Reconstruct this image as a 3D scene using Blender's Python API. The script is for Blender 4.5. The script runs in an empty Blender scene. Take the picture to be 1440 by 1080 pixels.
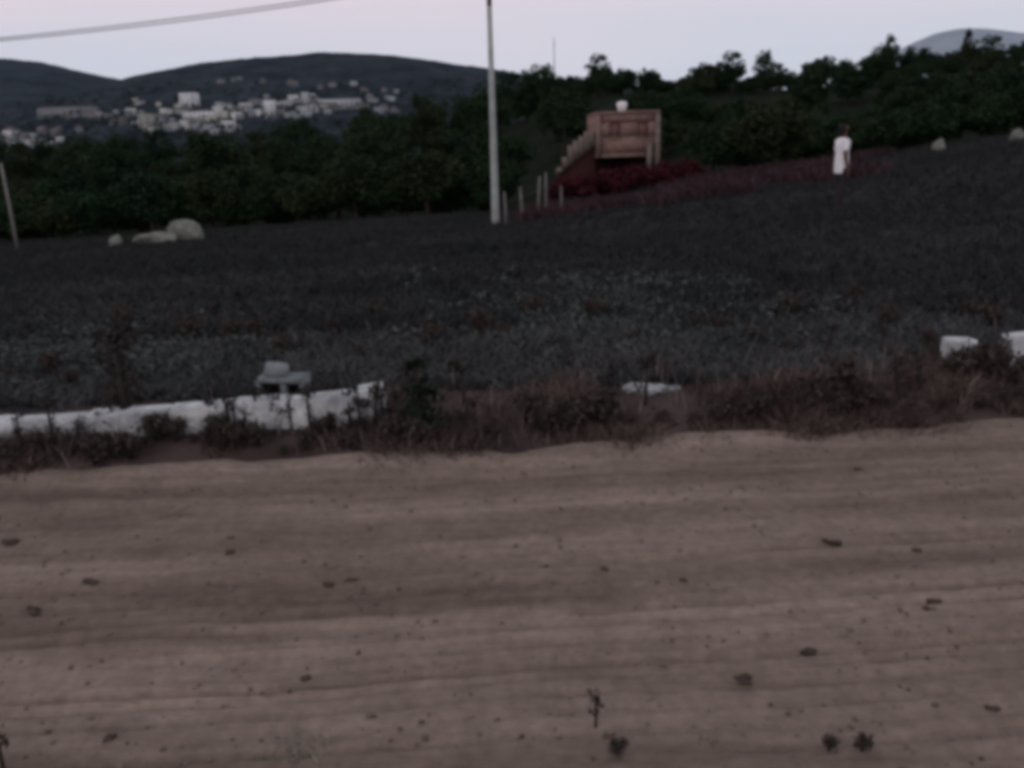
import bpy, bmesh, math, random
import numpy as np
from mathutils import Matrix, Vector

R = math.radians
rng = np.random.default_rng(7)
random.seed(11)
scene = bpy.context.scene
col = scene.collection

# ------------------------------------------------------------------ camera
FPX = 1247.0                                   # focal length in pixels of the 1440 px wide photograph
CAM_Z = 1.6
cam_rot = Matrix.Rotation(R(90 - 14.9), 4, 'X') @ Matrix.Rotation(R(-2.0), 4, 'Z')
cam_data = bpy.data.cameras.new('camera')
cam = bpy.data.objects.new('camera', cam_data)
col.objects.link(cam)
cam.matrix_world = Matrix.Translation((0, 0, CAM_Z)) @ cam_rot
cam_data.sensor_fit = 'HORIZONTAL'
cam_data.angle = 2 * math.atan(720 / FPX)
cam_data.clip_start = 0.05
cam_data.clip_end = 60000
scene.camera = cam

# ------------------------------------------------------------------ world: dusk sky
SUN_EL, SUN_AZ = R(3.0), R(215)
world = bpy.data.worlds.new('World')
scene.world = world
world.use_nodes = True
nt = world.node_tree
nt.nodes.clear()
w_out = nt.nodes.new('ShaderNodeOutputWorld')
bg = nt.nodes.new('ShaderNodeBackground')
sky = nt.nodes.new('ShaderNodeTexSky')
sky.sky_type = 'NISHITA'
sky.sun_disc = False
sky.sun_elevation = SUN_EL
sky.sun_rotation = SUN_AZ
sky.altitude = 300
sky.air_density = 1.2
sky.dust_density = 2.0
tc = nt.nodes.new('ShaderNodeTexCoord')
sep = nt.nodes.new('ShaderNodeSeparateXYZ')
ramp = nt.nodes.new('ShaderNodeValToRGB')
cr = ramp.color_ramp
cr.elements[0].position = 0.0
cr.elements[0].color = (0.30, 0.32, 0.40, 1)
cr.elements[1].position = 1.0
cr.elements[1].color = (0.42, 0.43, 0.49, 1)
for p, c in ((0.49, (0.50, 0.53, 0.62)), (0.54, (0.62, 0.635, 0.705)), (0.56, (0.66, 0.635, 0.70)),
             (0.585, (0.72, 0.62, 0.68)), (0.72, (0.60, 0.58, 0.61)), (0.85, (0.47, 0.475, 0.53))):
    e = cr.elements.new(p); e.color = (*c, 1)
mr = nt.nodes.new('ShaderNodeMapRange')
mr.inputs[1].default_value = -1; mr.inputs[2].default_value = 1
nz = nt.nodes.new('ShaderNodeTexNoise')
nz.inputs['Scale'].default_value = 3.0
nz.inputs['Detail'].default_value = 4.0
mp = nt.nodes.new('ShaderNodeMapping')
mp.inputs['Scale'].default_value = (1, 1, 5)
cloud = nt.nodes.new('ShaderNodeValToRGB')
cloud.color_ramp.elements[0].position = 0.35
cloud.color_ramp.elements[0].color = (0.95, 0.97, 1.0, 1)
cloud.color_ramp.elements[1].position = 0.7
cloud.color_ramp.elements[1].color = (1.04, 1.0, 1.0, 1)
mul = nt.nodes.new('ShaderNodeMixRGB'); mul.blend_type = 'MULTIPLY'; mul.inputs[0].default_value = 1
sk = nt.nodes.new('ShaderNodeMixRGB'); sk.blend_type = 'MULTIPLY'; sk.inputs[0].default_value = 1
sk.inputs[2].default_value = (0.05, 0.05, 0.05, 1)
add = nt.nodes.new('ShaderNodeMixRGB'); add.blend_type = 'MIX'; add.inputs[0].default_value = 0.12
L = nt.links.new
L(tc.outputs['Generated'], sep.inputs[0]); L(sep.outputs['Z'], mr.inputs[0]); L(mr.outputs[0], ramp.inputs[0])
L(tc.outputs['Generated'], mp.inputs[0]); L(mp.outputs[0], nz.inputs['Vector']); L(nz.outputs['Fac'], cloud.inputs[0])
L(ramp.outputs[0], mul.inputs[1]); L(cloud.outputs[0], mul.inputs[2])
L(sky.outputs[0], sk.inputs[1])
L(mul.outputs[0], add.inputs[1]); L(sk.outputs[0], add.inputs[2])
L(add.outputs[0], bg.inputs[0]); bg.inputs[1].default_value = 0.95
L(bg.outputs[0], w_out.inputs[0])

sun_data = bpy.data.lights.new('sun', 'SUN')
sun_data.energy = 0.30
sun_data.angle = R(25)
sun_data.color = (1.0, 0.86, 0.82)
sun = bpy.data.objects.new('sun', sun_data)
col.objects.link(sun)
sun.rotation_euler = (R(66), 0, R(-30))

scene.view_settings.view_transform = 'Standard'
scene.view_settings.look = 'None'
scene.view_settings.exposure = 0.5
scene.view_settings.gamma = 1.0
scene.view_settings.use_curve_mapping = False
scene.render.engine = 'CYCLES'
scene.cycles.use_denoising = True
scene.cycles.max_bounces = 4
scene.cycles.diffuse_bounces = 2
scene.cycles.volume_bounces = 0
scene.cycles.filter_width = 5.0                # the soft, low-resolution phone lens
scene.render.filter_size = 5.0

# ------------------------------------------------------------------ helpers
RM = np.array(cam_rot.to_3x3())

def ray(px, py):
    d = RM @ np.array([(px - 720) / FPX, -(py - 540) / FPX, -1.0])
    return d

def at(px, py, Y):
    d = ray(px, py)
    t = Y / d[1]
    return Vector((d[0] * t, Y, CAM_Z + d[2] * t))

def hash2(ix, iy, seed):
    h = np.sin(ix * 127.1 + iy * 311.7 + seed * 74.7) * 43758.5453
    return h - np.floor(h)

def vnoise(x, y, seed=0):
    x = np.asarray(x, float); y = np.asarray(y, float)
    ix = np.floor(x); iy = np.floor(y)
    fx = x - ix; fy = y - iy
    fx = fx * fx * (3 - 2 * fx); fy = fy * fy * (3 - 2 * fy)
    a = hash2(ix, iy, seed); b = hash2(ix + 1, iy, seed)
    c = hash2(ix, iy + 1, seed); d = hash2(ix + 1, iy + 1, seed)
    return (a * (1 - fx) + b * fx) * (1 - fy) + (c * (1 - fx) + d * fx) * fy - 0.5

def fbm(x, y, seed=0, oct=4):
    s = 0; a = 1.0
    for i in range(oct):
        s = s + a * vnoise(np.asarray(x) * 2 ** i, np.asarray(y) * 2 ** i, seed + i)
        a *= 0.5
    return s

def sstep(a, b, x):
    t = np.clip((np.asarray(x, float) - a) / (b - a), 0, 1)
    return t * t * (3 - 2 * t)

def new_mesh(name, V, F):
    """V (n,3); F list of arrays (m,k) with k constant each"""
    me = bpy.data.meshes.new(name)
    V = np.asarray(V, np.float32)
    me.vertices.add(len(V))
    me.vertices.foreach_set('co', V.ravel())
    if not isinstance(F, list): F = [F]
    F = [np.asarray(f, np.int32) for f in F if len(f)]
    loops = np.concatenate([f.ravel() for f in F])
    tot = np.concatenate([np.full(len(f), f.shape[1], np.int32) for f in F])
    start = np.concatenate([[0], np.cumsum(tot)[:-1]]).astype(np.int32)
    me.loops.add(len(loops)); me.loops.foreach_set('vertex_index', loops)
    me.polygons.add(len(tot)); me.polygons.foreach_set('loop_start', start)
    me.update(calc_edges=True)
    me.validate()
    return me

class MB:
    """collects boxes, tubes, quads; builds ONE mesh object"""
    def __init__(s): s.V = []; s.Q = []; s.T = []; s.n = 0
    def _add(s, V, Q=None, T=None):
        V = np.asarray(V, float)
        if Q is not None and len(Q): s.Q.append(np.asarray(Q) + s.n)
        if T is not None and len(T): s.T.append(np.asarray(T) + s.n)
        s.V.append(V); s.n += len(V)
    def box(s, c, size, rz=0.0, jit=0.0, tilt=(0, 0)):
        sx, sy, sz = [a / 2 for a in size]
        V = np.array([(x, y, z) for x in (-sx, sx) for y in (-sy, sy) for z in (-sz, sz)])
        if jit: V = V + rng.uniform(-jit, jit, V.shape)
        M = np.array((Matrix.Rotation(rz, 3, 'Z') @ Matrix.Rotation(tilt[0], 3, 'X') @ Matrix.Rotation(tilt[1], 3, 'Y')))
        V = V @ M.T + np.array(c)
        s._add(V, [(0, 1, 3, 2), (4, 6, 7, 5), (0, 4, 5, 1), (2, 3, 7, 6), (0, 2, 6, 4), (1, 5, 7, 3)])
    def tube(s, pts, rad, seg=6, cap=True):
        pts = [np.array(p, float) for p in pts]
        n = len(pts)
        if not hasattr(rad, '__len__'): rad = [rad] * n
        V = []
        ref = np.array([0.31, 0.95, 0.05])
        for i in range(n):
            t = pts[min(i + 1, n - 1)] - pts[max(i - 1, 0)]
            t = t / (np.linalg.norm(t) + 1e-9)
            u = np.cross(t, ref)
            if np.linalg.norm(u) < 0.1: u = np.cross(t, [1, 0, 0])
            u /= np.linalg.norm(u); w = np.cross(t, u)
            for k in range(seg):
                a = 2 * math.pi * k / seg
                V.append(pts[i] + rad[i] * (math.cos(a) * u + math.sin(a) * w))
        Q = []
        for i in range(n - 1):
            for k in range(seg):
                k2 = (k + 1) % seg
                Q.append((i * seg + k, i * seg + k2, (i + 1) * seg + k2, (i + 1) * seg + k))
        T = []
        if cap:
            V.append(pts[0]); V.append(pts[-1]); a = n * seg; b = a + 1
            for k in range(seg):
                k2 = (k + 1) % seg
                T.append((a, k2, k)); T.append((b, (n - 1) * seg + k, (n - 1) * seg + k2))
        s._add(V, Q, T)
    def prism(s, poly, y0, y1):
        """polygon in x,z extruded from y0 to y1 (fan triangles; convex)"""
        n = len(poly)
        V = [(p[0], y0, p[1]) for p in poly] + [(p[0], y1, p[1]) for p in poly]
        Q = [(i, (i + 1) % n, n + (i + 1) % n, n + i) for i in range(n)]
        T = [(0, i + 1, i) for i in range(1, n - 1)] + [(n, n + i, n + i + 1) for i in range(1, n - 1)]
        s._add(V, Q, T)
    def lathe(s, prof, seg=16, c=(0, 0, 0)):
        V = []
        for r, z in prof:
            for k in range(seg):
                a = 2 * math.pi * k / seg
                V.append((c[0] + r * math.cos(a), c[1] + r * math.sin(a), c[2] + z))
        Q = [(i * seg + k, i * seg + (k + 1) % seg, (i + 1) * seg + (k + 1) % seg, (i + 1) * seg + k)
             for i in range(len(prof) - 1) for k in range(seg)]
        s._add(V, Q)
    def leaves(s, P, size, up=0.0, aspect=1.7):
        """bent leaf faces (two triangles) at points P with random orientation"""
        P = np.asarray(P, float); n = len(P)
        if n == 0: return
        d = rng.normal(size=(n, 3)); d[:, 2] += up; d /= np.linalg.norm(d, axis=1)[:, None]
        e = rng.normal(size=(n, 3)); e -= (e * d).sum(1)[:, None] * d; e /= np.linalg.norm(e, axis=1)[:, None]
        sz = size * rng.uniform(0.6, 1.4, n)[:, None]
        a = P - d * sz * aspect / 2; b = P + d * sz * aspect / 2
        nrm = np.cross(d, e)
        l = P + e * sz / 2 + nrm * sz * 0.15; r = P - e * sz / 2 + nrm * sz * 0.15
        V = np.stack([a, l, b, r], 1).reshape(-1, 3)
        i = np.arange(n)[:, None] * 4
        s._add(V, None, np.concatenate([i + [0, 1, 2], i + [0, 2, 3]]))
    def build(s, name, mat, parent=None, smooth=False):
        F = []
        if s.Q: F.append(np.concatenate(s.Q))
        if s.T: F.append(np.concatenate(s.T))
        me = new_mesh(name, np.concatenate(s.V), F)
        me.materials.append(mat)
        if smooth: me.polygons.foreach_set('use_smooth', np.ones(len(me.polygons), bool))
        o = bpy.data.objects.new(name, me)
        col.objects.link(o)
        if parent is not None: o.parent = parent
        return o

def tag(o, label=None, cat=None, group=None, kind=None):
    if label: o['label'] = label
    if cat: o['category'] = cat
    if group: o['group'] = group
    if kind: o['kind'] = kind
    return o

def empty(name, loc, rz=0.0):
    o = bpy.data.objects.new(name, None)
    o.empty_display_size = 0.2
    o.location = loc; o.rotation_euler = (0, 0, rz)
    col.objects.link(o)
    return o

def copy_tree(o, loc, rz=0.0, s=1.0, label=None, group=None):
    c = o.copy(); col.objects.link(c)
    c.location = loc; c.rotation_euler = (0, 0, rz)
    c.scale = s if hasattr(s, '__len__') else (s, s, s)
    if label: c['label'] = label
    if group: c['group'] = group
    for ch in list(o.children):
        d = ch.copy(); col.objects.link(d); d.parent = c
        for g in list(ch.children):
            e = g.copy(); col.objects.link(e); e.parent = d
    return c

from collections import defaultdict
ORD = ['first', 'second', 'third', 'fourth', 'fifth', 'sixth', 'seventh', 'eighth', 'ninth', 'tenth', 'eleventh', 'twelfth', 'thirteenth', 'fourteenth', 'fifteenth',
       'sixteenth', 'seventeenth', 'eighteenth', 'nineteenth', 'twentieth']
def nth(q):
    if q < 20: return ORD[q]
    return ['twenty', 'thirty', 'forty'][(q + 1) // 10 - 2] + ('-' + ORD[(q + 1) % 10 - 1] if (q + 1) % 10 else 'th')
# ------------------------------------------------------------------ materials
def mat(name, c1, c2=None, scale=4.0, rough=0.9, bump=0.0, bscale=None, c3=None, stretch=(1, 1, 1),
        island=0.0, objrand=0.0, detail=6, coord='Object', spec=0.15, transl=0.0):
    m = bpy.data.materials.new(name)
    m.use_nodes = True
    t = m.node_tree
    b = t.nodes['Principled BSDF']
    b.inputs['Roughness'].default_value = rough
    b.inputs['Specular IOR Level'].default_value = spec
    lk = t.links.new
    tcn = t.nodes.new('ShaderNodeTexCoord')
    mpn = t.nodes.new('ShaderNodeMapping'); mpn.inputs['Scale'].default_value = stretch
    lk(tcn.outputs[coord], mpn.inputs[0])
    n = t.nodes.new('ShaderNodeTexNoise')
    n.inputs['Scale'].default_value = scale; n.inputs['Detail'].default_value = detail
    n.inputs['Roughness'].default_value = 0.62
    lk(mpn.outputs[0], n.inputs['Vector'])
    rp = t.nodes.new('ShaderNodeValToRGB')
    rp.color_ramp.elements[0].position = 0.3; rp.color_ramp.elements[0].color = (*c1, 1)
    rp.color_ramp.elements[1].position = 0.7; rp.color_ramp.elements[1].color = (*(c2 or c1), 1)
    if c3:
        e = rp.color_ramp.elements.new(0.5); e.color = (*c3, 1)
    lk(n.outputs['Fac'], rp.inputs[0])
    out = rp.outputs[0]
    if island or objrand:
        hsv = t.nodes.new('ShaderNodeHueSaturation')
        m1 = t.nodes.new('ShaderNodeMapRange')
        amt = island or objrand
        m1.inputs[3].default_value = 1 - amt; m1.inputs[4].default_value = 1 + amt
        if island:
            g = t.nodes.new('ShaderNodeNewGeometry'); lk(g.outputs['Random Per Island'], m1.inputs[0])
        else:
            g = t.nodes.new('ShaderNodeObjectInfo'); lk(g.outputs['Random'], m1.inputs[0])
        lk(m1.outputs[0], hsv.inputs['Value'])
        if objrand and island:
            g2 = t.nodes.new('ShaderNodeObjectInfo')
            m2 = t.nodes.new('ShaderNodeMapRange')
            m2.inputs[3].default_value = 0.5 - objrand * 0.12; m2.inputs[4].default_value = 0.5 + objrand * 0.06
            lk(g2.outputs['Random'], m2.inputs[0]); lk(m2.outputs[0], hsv.inputs['Hue'])
        lk(out, hsv.inputs['Color']); out = hsv.outputs[0]
    lk(out, b.inputs['Base Color'])
    if bump:
        n2 = t.nodes.new('ShaderNodeTexNoise')
        n2.inputs['Scale'].default_value = bscale or scale * 4; n2.inputs['Detail'].default_value = 5
        lk(mpn.outputs[0], n2.inputs['Vector'])
        bp = t.nodes.new('ShaderNodeBump'); bp.inputs['Strength'].default_value = bump
        bp.inputs['Distance'].default_value = 0.02
        lk(n2.outputs['Fac'], bp.inputs['Height']); lk(bp.outputs[0], b.inputs['Normal'])
    return m

M = {}
M['dirt_road'] = mat('dirt_road', (0.125, 0.092, 0.074), (0.292, 0.226, 0.184), 1.4, 0.95, 0.7, 40, c3=(0.211, 0.161, 0.131),
                     stretch=(0.22, 2.0, 1), detail=9, spec=0.05)
M['field'] = mat('field_soil', (0.018, 0.018, 0.020), (0.032, 0.031, 0.034), 0.5, 0.95, 0.4, 6, spec=0.03)
M['shoulder'] = mat('shoulder_soil', (0.040, 0.029, 0.028), (0.100, 0.072, 0.066), 1.8, 0.95, 0.6, 25, spec=0.03)
M['hill'] = mat('hazed_hill_scrub', (0.010, 0.015, 0.020), (0.036, 0.045, 0.054), 0.012, 0.95, 0.0, detail=10, spec=0.0)  # scrub tone with some of the distance haze's blue put in
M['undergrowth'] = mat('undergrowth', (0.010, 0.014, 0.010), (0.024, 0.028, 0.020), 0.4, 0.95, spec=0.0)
M['mountain'] = mat('hazed_bare_mountain', (0.20, 0.24, 0.28), (0.34, 0.37, 0.40), 0.002, 0.95, spec=0.0)  # grey rock, paled and blued to carry part of the haze
M['concrete'] = mat('pole_concrete', (0.27, 0.29, 0.28), (0.42, 0.44, 0.42), 3.0, 0.85, 0.2, 30)
M['pole_top'] = mat('weathered_pole_top', (0.10, 0.09, 0.10), (0.17, 0.15, 0.16), 5.0, 0.85)
M['cable'] = mat('cable_rubber', (0.10, 0.09, 0.10), None, 3, 0.6)
M['whitewash'] = mat('whitewash', (0.44, 0.46, 0.48), (0.82, 0.83, 0.83), 5.0, 0.9, 0.5, 25, c3=(0.68, 0.70, 0.70))
M['block'] = mat('bare_concrete_block', (0.10, 0.12, 0.122), (0.26, 0.285, 0.29), 9.0, 0.95, 0.5, 60)
M['slab'] = mat('dull_concrete', (0.22, 0.23, 0.23), (0.42, 0.43, 0.43), 8, 0.95, 0.5, 40)
M['rock'] = mat('pale_rock', (0.10, 0.105, 0.09), (0.24, 0.245, 0.215), 2.0, 0.95, 0.6, 8)
M['clod'] = mat('dark_clod', (0.040, 0.029, 0.025), (0.095, 0.070, 0.060), 14, 0.95, 0.6, 50)
M['gravel'] = mat('road_gravel', (0.08, 0.063, 0.054), (0.19, 0.153, 0.13), 6, 0.95, island=0.3)
M['bark'] = mat('dark_bark', (0.030, 0.024, 0.020), (0.07, 0.055, 0.045), 6, 0.95, 0.4, 20)
M['leaf'] = mat('tree_leaves', (0.007, 0.019, 0.009), (0.025, 0.048, 0.018), 0.35, 0.8, island=0.45, objrand=0.6, spec=0.08)
M['leaf_pale'] = mat('dusty_leaves', (0.035, 0.045, 0.04), (0.075, 0.085, 0.07), 0.35, 0.8, island=0.4, objrand=0.4, spec=0.08)
M['red_leaf'] = mat('red_leaves', (0.034, 0.008, 0.012), (0.062, 0.014, 0.021), 0.8, 0.8, island=0.45, spec=0.05)
M['wood_far'] = mat('far_canopy', (0.012, 0.020, 0.018), (0.035, 0.045, 0.038), 0.02, 0.9, island=0.4, spec=0.0)
M['grass_dark'] = mat('field_grass', (0.021, 0.024, 0.024), (0.040, 0.041, 0.043), 0.3, 0.9, island=0.12, spec=0.03)
M['grass_dry'] = mat('dry_grass', (0.055, 0.038, 0.037), (0.140, 0.100, 0.090), 1.2, 0.9, island=0.5, spec=0.03)
M['grass_grey'] = mat('grey_green_weeds', (0.040, 0.044, 0.045), (0.092, 0.092, 0.090), 0.9, 0.9, island=0.45, spec=0.03)
M['straw'] = mat('straw', (0.11, 0.085, 0.08), (0.24, 0.19, 0.17), 3, 0.9, island=0.4)
M['scrub'] = mat('scrub_leaves', (0.042, 0.052, 0.050), (0.100, 0.108, 0.103), 0.9, 0.9, island=0.25, spec=0.03)
M['verge'] = mat('dark_verge', (0.030, 0.022, 0.024), (0.075, 0.052, 0.052), 1.5, 0.9, island=0.5, spec=0.03)
M['grass_red'] = mat('reddish_grass', (0.036, 0.022, 0.026), (0.060, 0.036, 0.041), 0.6, 0.9, island=0.4, spec=0.03)
M['stalk'] = mat('weed_stalk', (0.022, 0.018, 0.018), (0.05, 0.042, 0.038), 6, 0.9)
M['weed_leaf'] = mat('weed_leaves', (0.022, 0.030, 0.020), (0.05, 0.06, 0.042), 4, 0.85, island=0.4)
M['weed_brown'] = mat('brown_weed_leaves', (0.034, 0.027, 0.025), (0.072, 0.056, 0.049), 4, 0.85, island=0.4)
M['weed_green'] = mat('fresh_weed_leaves', (0.012, 0.020, 0.013), (0.030, 0.040, 0.026), 4, 0.85, island=0.4)
M['tuft_pale'] = mat('pale_tuft', (0.12, 0.13, 0.105), (0.24, 0.235, 0.19), 4, 0.9, island=0.4)
M['brick_plain'] = None
M['render'] = mat('bare_render', (0.11, 0.09, 0.075), (0.22, 0.185, 0.16), 2.5, 0.9, 0.3, 12)
M['concrete_house'] = mat('house_concrete', (0.18, 0.118, 0.098), (0.27, 0.19, 0.165), 2.0, 0.9)
M['shaded_wall'] = mat('ground_floor_wall', (0.030, 0.011, 0.011), (0.050, 0.018, 0.018), 1.5, 0.9)  # red wall, with veranda and under-stair shade put into the colour
M['shutter'] = mat('wooden_shutter', (0.13, 0.07, 0.06), (0.19, 0.11, 0.095), 3, 0.8, stretch=(1, 1, 6))
M['tank'] = mat('white_tank', (0.80, 0.80, 0.80), (0.86, 0.86, 0.86), 3, 0.4, spec=0.4)
M['stake'] = mat('grey_stake', (0.10, 0.095, 0.09), (0.23, 0.215, 0.21), 5, 0.95)
M['post'] = mat('old_post', (0.14, 0.13, 0.125), (0.24, 0.225, 0.21), 5, 0.95)
M['mast'] = mat('mast_steel', (0.22, 0.23, 0.25), None, 3, 0.5)
M['roof'] = mat('town_roof', (0.10, 0.085, 0.08), (0.20, 0.17, 0.16), 0.3, 0.9, objrand=0.4)
M['pane'] = mat('town_window', (0.03, 0.035, 0.045), None, 1, 0.3, spec=0.5)
def town_mat(name, c):
    return mat(name, tuple(a * 0.8 for a in c), c, 0.15, 0.9, objrand=0.35, spec=0.05)
M['town_white'] = town_mat('town_white', (0.62, 0.64, 0.64))
M['town_grey'] = town_mat('town_grey', (0.30, 0.32, 0.33))
M['town_dim'] = town_mat('town_dim', (0.17, 0.175, 0.18))
M['town_cream'] = town_mat('town_cream', (0.44, 0.44, 0.39))
M['skin'] = mat('skin', (0.09, 0.05, 0.038), (0.12, 0.065, 0.05), 6, 0.6)
M['hair'] = mat('hair', (0.012, 0.010, 0.010), (0.02, 0.016, 0.015), 20, 0.7)
M['shirt'] = mat('white_shirt', (0.78, 0.76, 0.78), (0.86, 0.84, 0.85), 6, 0.9)
M['trousers'] = mat('dark_trousers', (0.020, 0.017, 0.022), (0.035, 0.030, 0.036), 8, 0.9)
M['shoe'] = mat('dark_shoe', (0.02, 0.018, 0.018), None, 8, 0.7)
M['eye'] = mat('eye', (0.03, 0.02, 0.02), None, 8, 0.3)

def brick_mat():
    m = bpy.data.materials.new('brick_wall')
    m.use_nodes = True
    t = m.node_tree; b = t.nodes['Principled BSDF']
    b.inputs['Roughness'].default_value = 0.95; b.inputs['Specular IOR Level'].default_value = 0.05
    c = t.nodes.new('ShaderNodeTexCoord')
    mp = t.nodes.new('ShaderNodeMapping'); mp.inputs['Rotation'].default_value = (R(90), 0, 0)
    br = t.nodes.new('ShaderNodeTexBrick')
    br.inputs['Color1'].default_value = (0.26, 0.145, 0.115, 1); br.inputs['Color2'].default_value = (0.33, 0.20, 0.165, 1)
    br.inputs['Mortar'].default_value = (0.29, 0.235, 0.205, 1)
    br.inputs['Scale'].default_value = 1.0; br.inputs['Brick Width'].default_value = 0.3; br.inputs['Row Height'].default_value = 0.2
    br.inputs['Mortar Size'].default_value = 0.018
    t.links.new(c.outputs['Object'], mp.inputs[0]); t.links.new(mp.outputs[0], br.inputs[0])
    n = t.nodes.new('ShaderNodeTexNoise'); n.inputs['Scale'].default_value = 1.2; n.inputs['Detail'].default_value = 5
    t.links.new(c.outputs['Object'], n.inputs['Vector'])
    mx = t.nodes.new('ShaderNodeMixRGB'); mx.blend_type = 'MULTIPLY'; mx.inputs[0].default_value = 0.5
    t.links.new(br.outputs['Color'], mx.inputs[1]); t.links.new(n.outputs['Fac'], mx.inputs[2])
    t.links.new(mx.outputs[0], b.inputs['Base Color'])
    return m
M['brick'] = brick_mat()

def mottle(m, scale, lo, hi, detail=8, stretch=None):
    t = m.node_tree; b = t.nodes['Principled BSDF']
    src = b.inputs['Base Color'].links[0].from_socket
    c = t.nodes.new('ShaderNodeTexCoord'); n = t.nodes.new('ShaderNodeTexNoise')
    n.inputs['Scale'].default_value = scale; n.inputs['Detail'].default_value = detail; n.inputs['Roughness'].default_value = 0.65
    if stretch:
        q = t.nodes.new('ShaderNodeMapping'); q.inputs['Scale'].default_value = stretch
        q.inputs['Rotation'].default_value = (0, 0, R(-4))
        t.links.new(c.outputs['Object'], q.inputs[0]); t.links.new(q.outputs[0], n.inputs['Vector'])
    else:
        t.links.new(c.outputs['Object'], n.inputs['Vector'])
    mr_ = t.nodes.new('ShaderNodeMapRange'); mr_.inputs[1].default_value = 0.3; mr_.inputs[2].default_value = 0.7
    mr_.inputs[3].default_value = lo; mr_.inputs[4].default_value = hi
    t.links.new(n.outputs['Fac'], mr_.inputs[0])
    hs_ = t.nodes.new('ShaderNodeHueSaturation')
    t.links.new(src, hs_.inputs['Color']); t.links.new(mr_.outputs[0], hs_.inputs['Value'])
    t.links.new(hs_.outputs[0], b.inputs['Base Color'])
mottle(M['dirt_road'], 5.0, 0.84, 1.14)
mottle(M['dirt_road'], 1.0, 0.86, 1.12, 8, (0.35, 9.0, 1))
mottle(M['dirt_road'], 1.0, 0.80, 1.14, 3, (0.10, 3.0, 1))
mottle(M['dirt_road'], 22.0, 0.82, 1.15, 4)
mottle(M['whitewash'], 9.0, 0.45, 1.12)
mottle(M['whitewash'], 2.5, 0.7, 1.1)
mottle(M['hill'], 0.05, 0.6, 1.5)
mottle(M['field'], 3.0, 0.6, 1.4)
# ------------------------------------------------------------------ terrain heights
def flat_hit(px, py, z=0.0):
    d = ray(px, py); t = (z - CAM_Z) / d[2]
    return d[0] * t, d[1] * t
_ax, _ay = flat_hit(0, 672); _bx, _by = flat_hit(1440, 596)
E1 = (_by - _ay) / (_bx - _ax); E0 = _ay - E1 * _ax         # far edge of the road: y = E0 + E1 x
def edge(x): return E0 + E1 * x

def H(x, y):
    x = np.asarray(x, float); y = np.asarray(y, float)
    v = y - edge(x)                                          # metres past the road's far edge
    wob = 0.10 * vnoise(x * 1.3, 0 * x, 3)
    z = 0.10 * sstep(-0.05, 0.55, v + wob) - 0.07 * (1 - sstep(-0.35, 0.05, v + wob))
    d = np.maximum(y, 0)
    f = sstep(6.5, 12, d)
    fall = np.where(d < 45, -0.042 * np.maximum(d - 7, 0), -0.042 * 38)
    z = z + fall * f
    tilt = np.where(x > 0, 0.115 * np.minimum(x, 40), 0.03 * np.maximum(x, -60))
    z = z + tilt * sstep(5, 24, d)
    # beyond the field: a dip, then the ridge on the right, falling to the left
    az = x / np.maximum(y, 1.0)
    ridge = 8.2 * sstep(-0.12, 0.12, az) + 1.2 * sstep(0.15, 0.6, az) - 2.0 * (1 - sstep(-0.6, -0.1, az))
    near = np.where(x > 0, 0.115 * np.minimum(x, 40), 0.03 * np.maximum(x, -60))
    far = sstep(62, 120, d)
    z = z - 0.9 * sstep(44, 56, d) * (1 - sstep(70, 95, d))
    z = z + (ridge * far + 1.2 * far - near * far)
    z = z - 28 * sstep(150, 420, d)
    z = z + 0.22 * fbm(x * 0.16, y * 0.16, 5) * sstep(7, 16, d)
    z = z + 0.05 * fbm(x * 1.1, y * 1.1, 9) * sstep(0.0, 0.6, v) * (1 - sstep(40, 90, d))
    z = z + 1.2 * fbm(x * 0.03, y * 0.03, 15) * sstep(60, 110, d)
    return z

def ground_at(px, py, y0=2.0, y1=140.0):
    d = ray(px, py)
    ys = np.concatenate([np.arange(y0, 12, 0.01), np.arange(12, y1, 0.05)])
    t = ys / d[1]
    xs = d[0] * t; zs = CAM_Z + d[2] * t
    below = np.nonzero(zs <= H(xs, ys))[0]
    i = below[0] if len(below) else len(ys) - 1
    return Vector((xs[i], ys[i], float(H(xs[i], ys[i]))))

def on_ground(x, y): return Vector((x, y, float(H(x, y))))
def px_scale(y): return y / FPX * 1.0                       # metres per photograph pixel at depth y (near enough)

# ------------------------------------------------------------------ ground sheet
def polar_sheet(name, radii, angs, zfun, m, cx=0, cy=0, closed=True):
    r = np.asarray(radii)[:, None]; a = np.asarray(angs)[None, :]
    X = cx + r * np.sin(a); Y = cy + r * np.cos(a)
    Z = zfun(X, Y)
    V = np.stack([X, Y, Z], -1).reshape(-1, 3)
    n, k = len(radii), len(angs)
    kk = k if closed else k - 1
    i = np.arange(n - 1)[:, None] * k + np.arange(kk)[None, :]
    j = np.arange(n - 1)[:, None] * k + (np.arange(kk)[None, :] + 1) % k
    F = np.stack([i, i + k, j + k, j], -1).reshape(-1, 4)
    me = new_mesh(name, V, F)
    me.materials.append(m)
    me.polygons.foreach_set('use_smooth', np.ones(len(me.polygons), bool))
    o = bpy.data.objects.new(name, me); col.objects.link(o)
    return o

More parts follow.
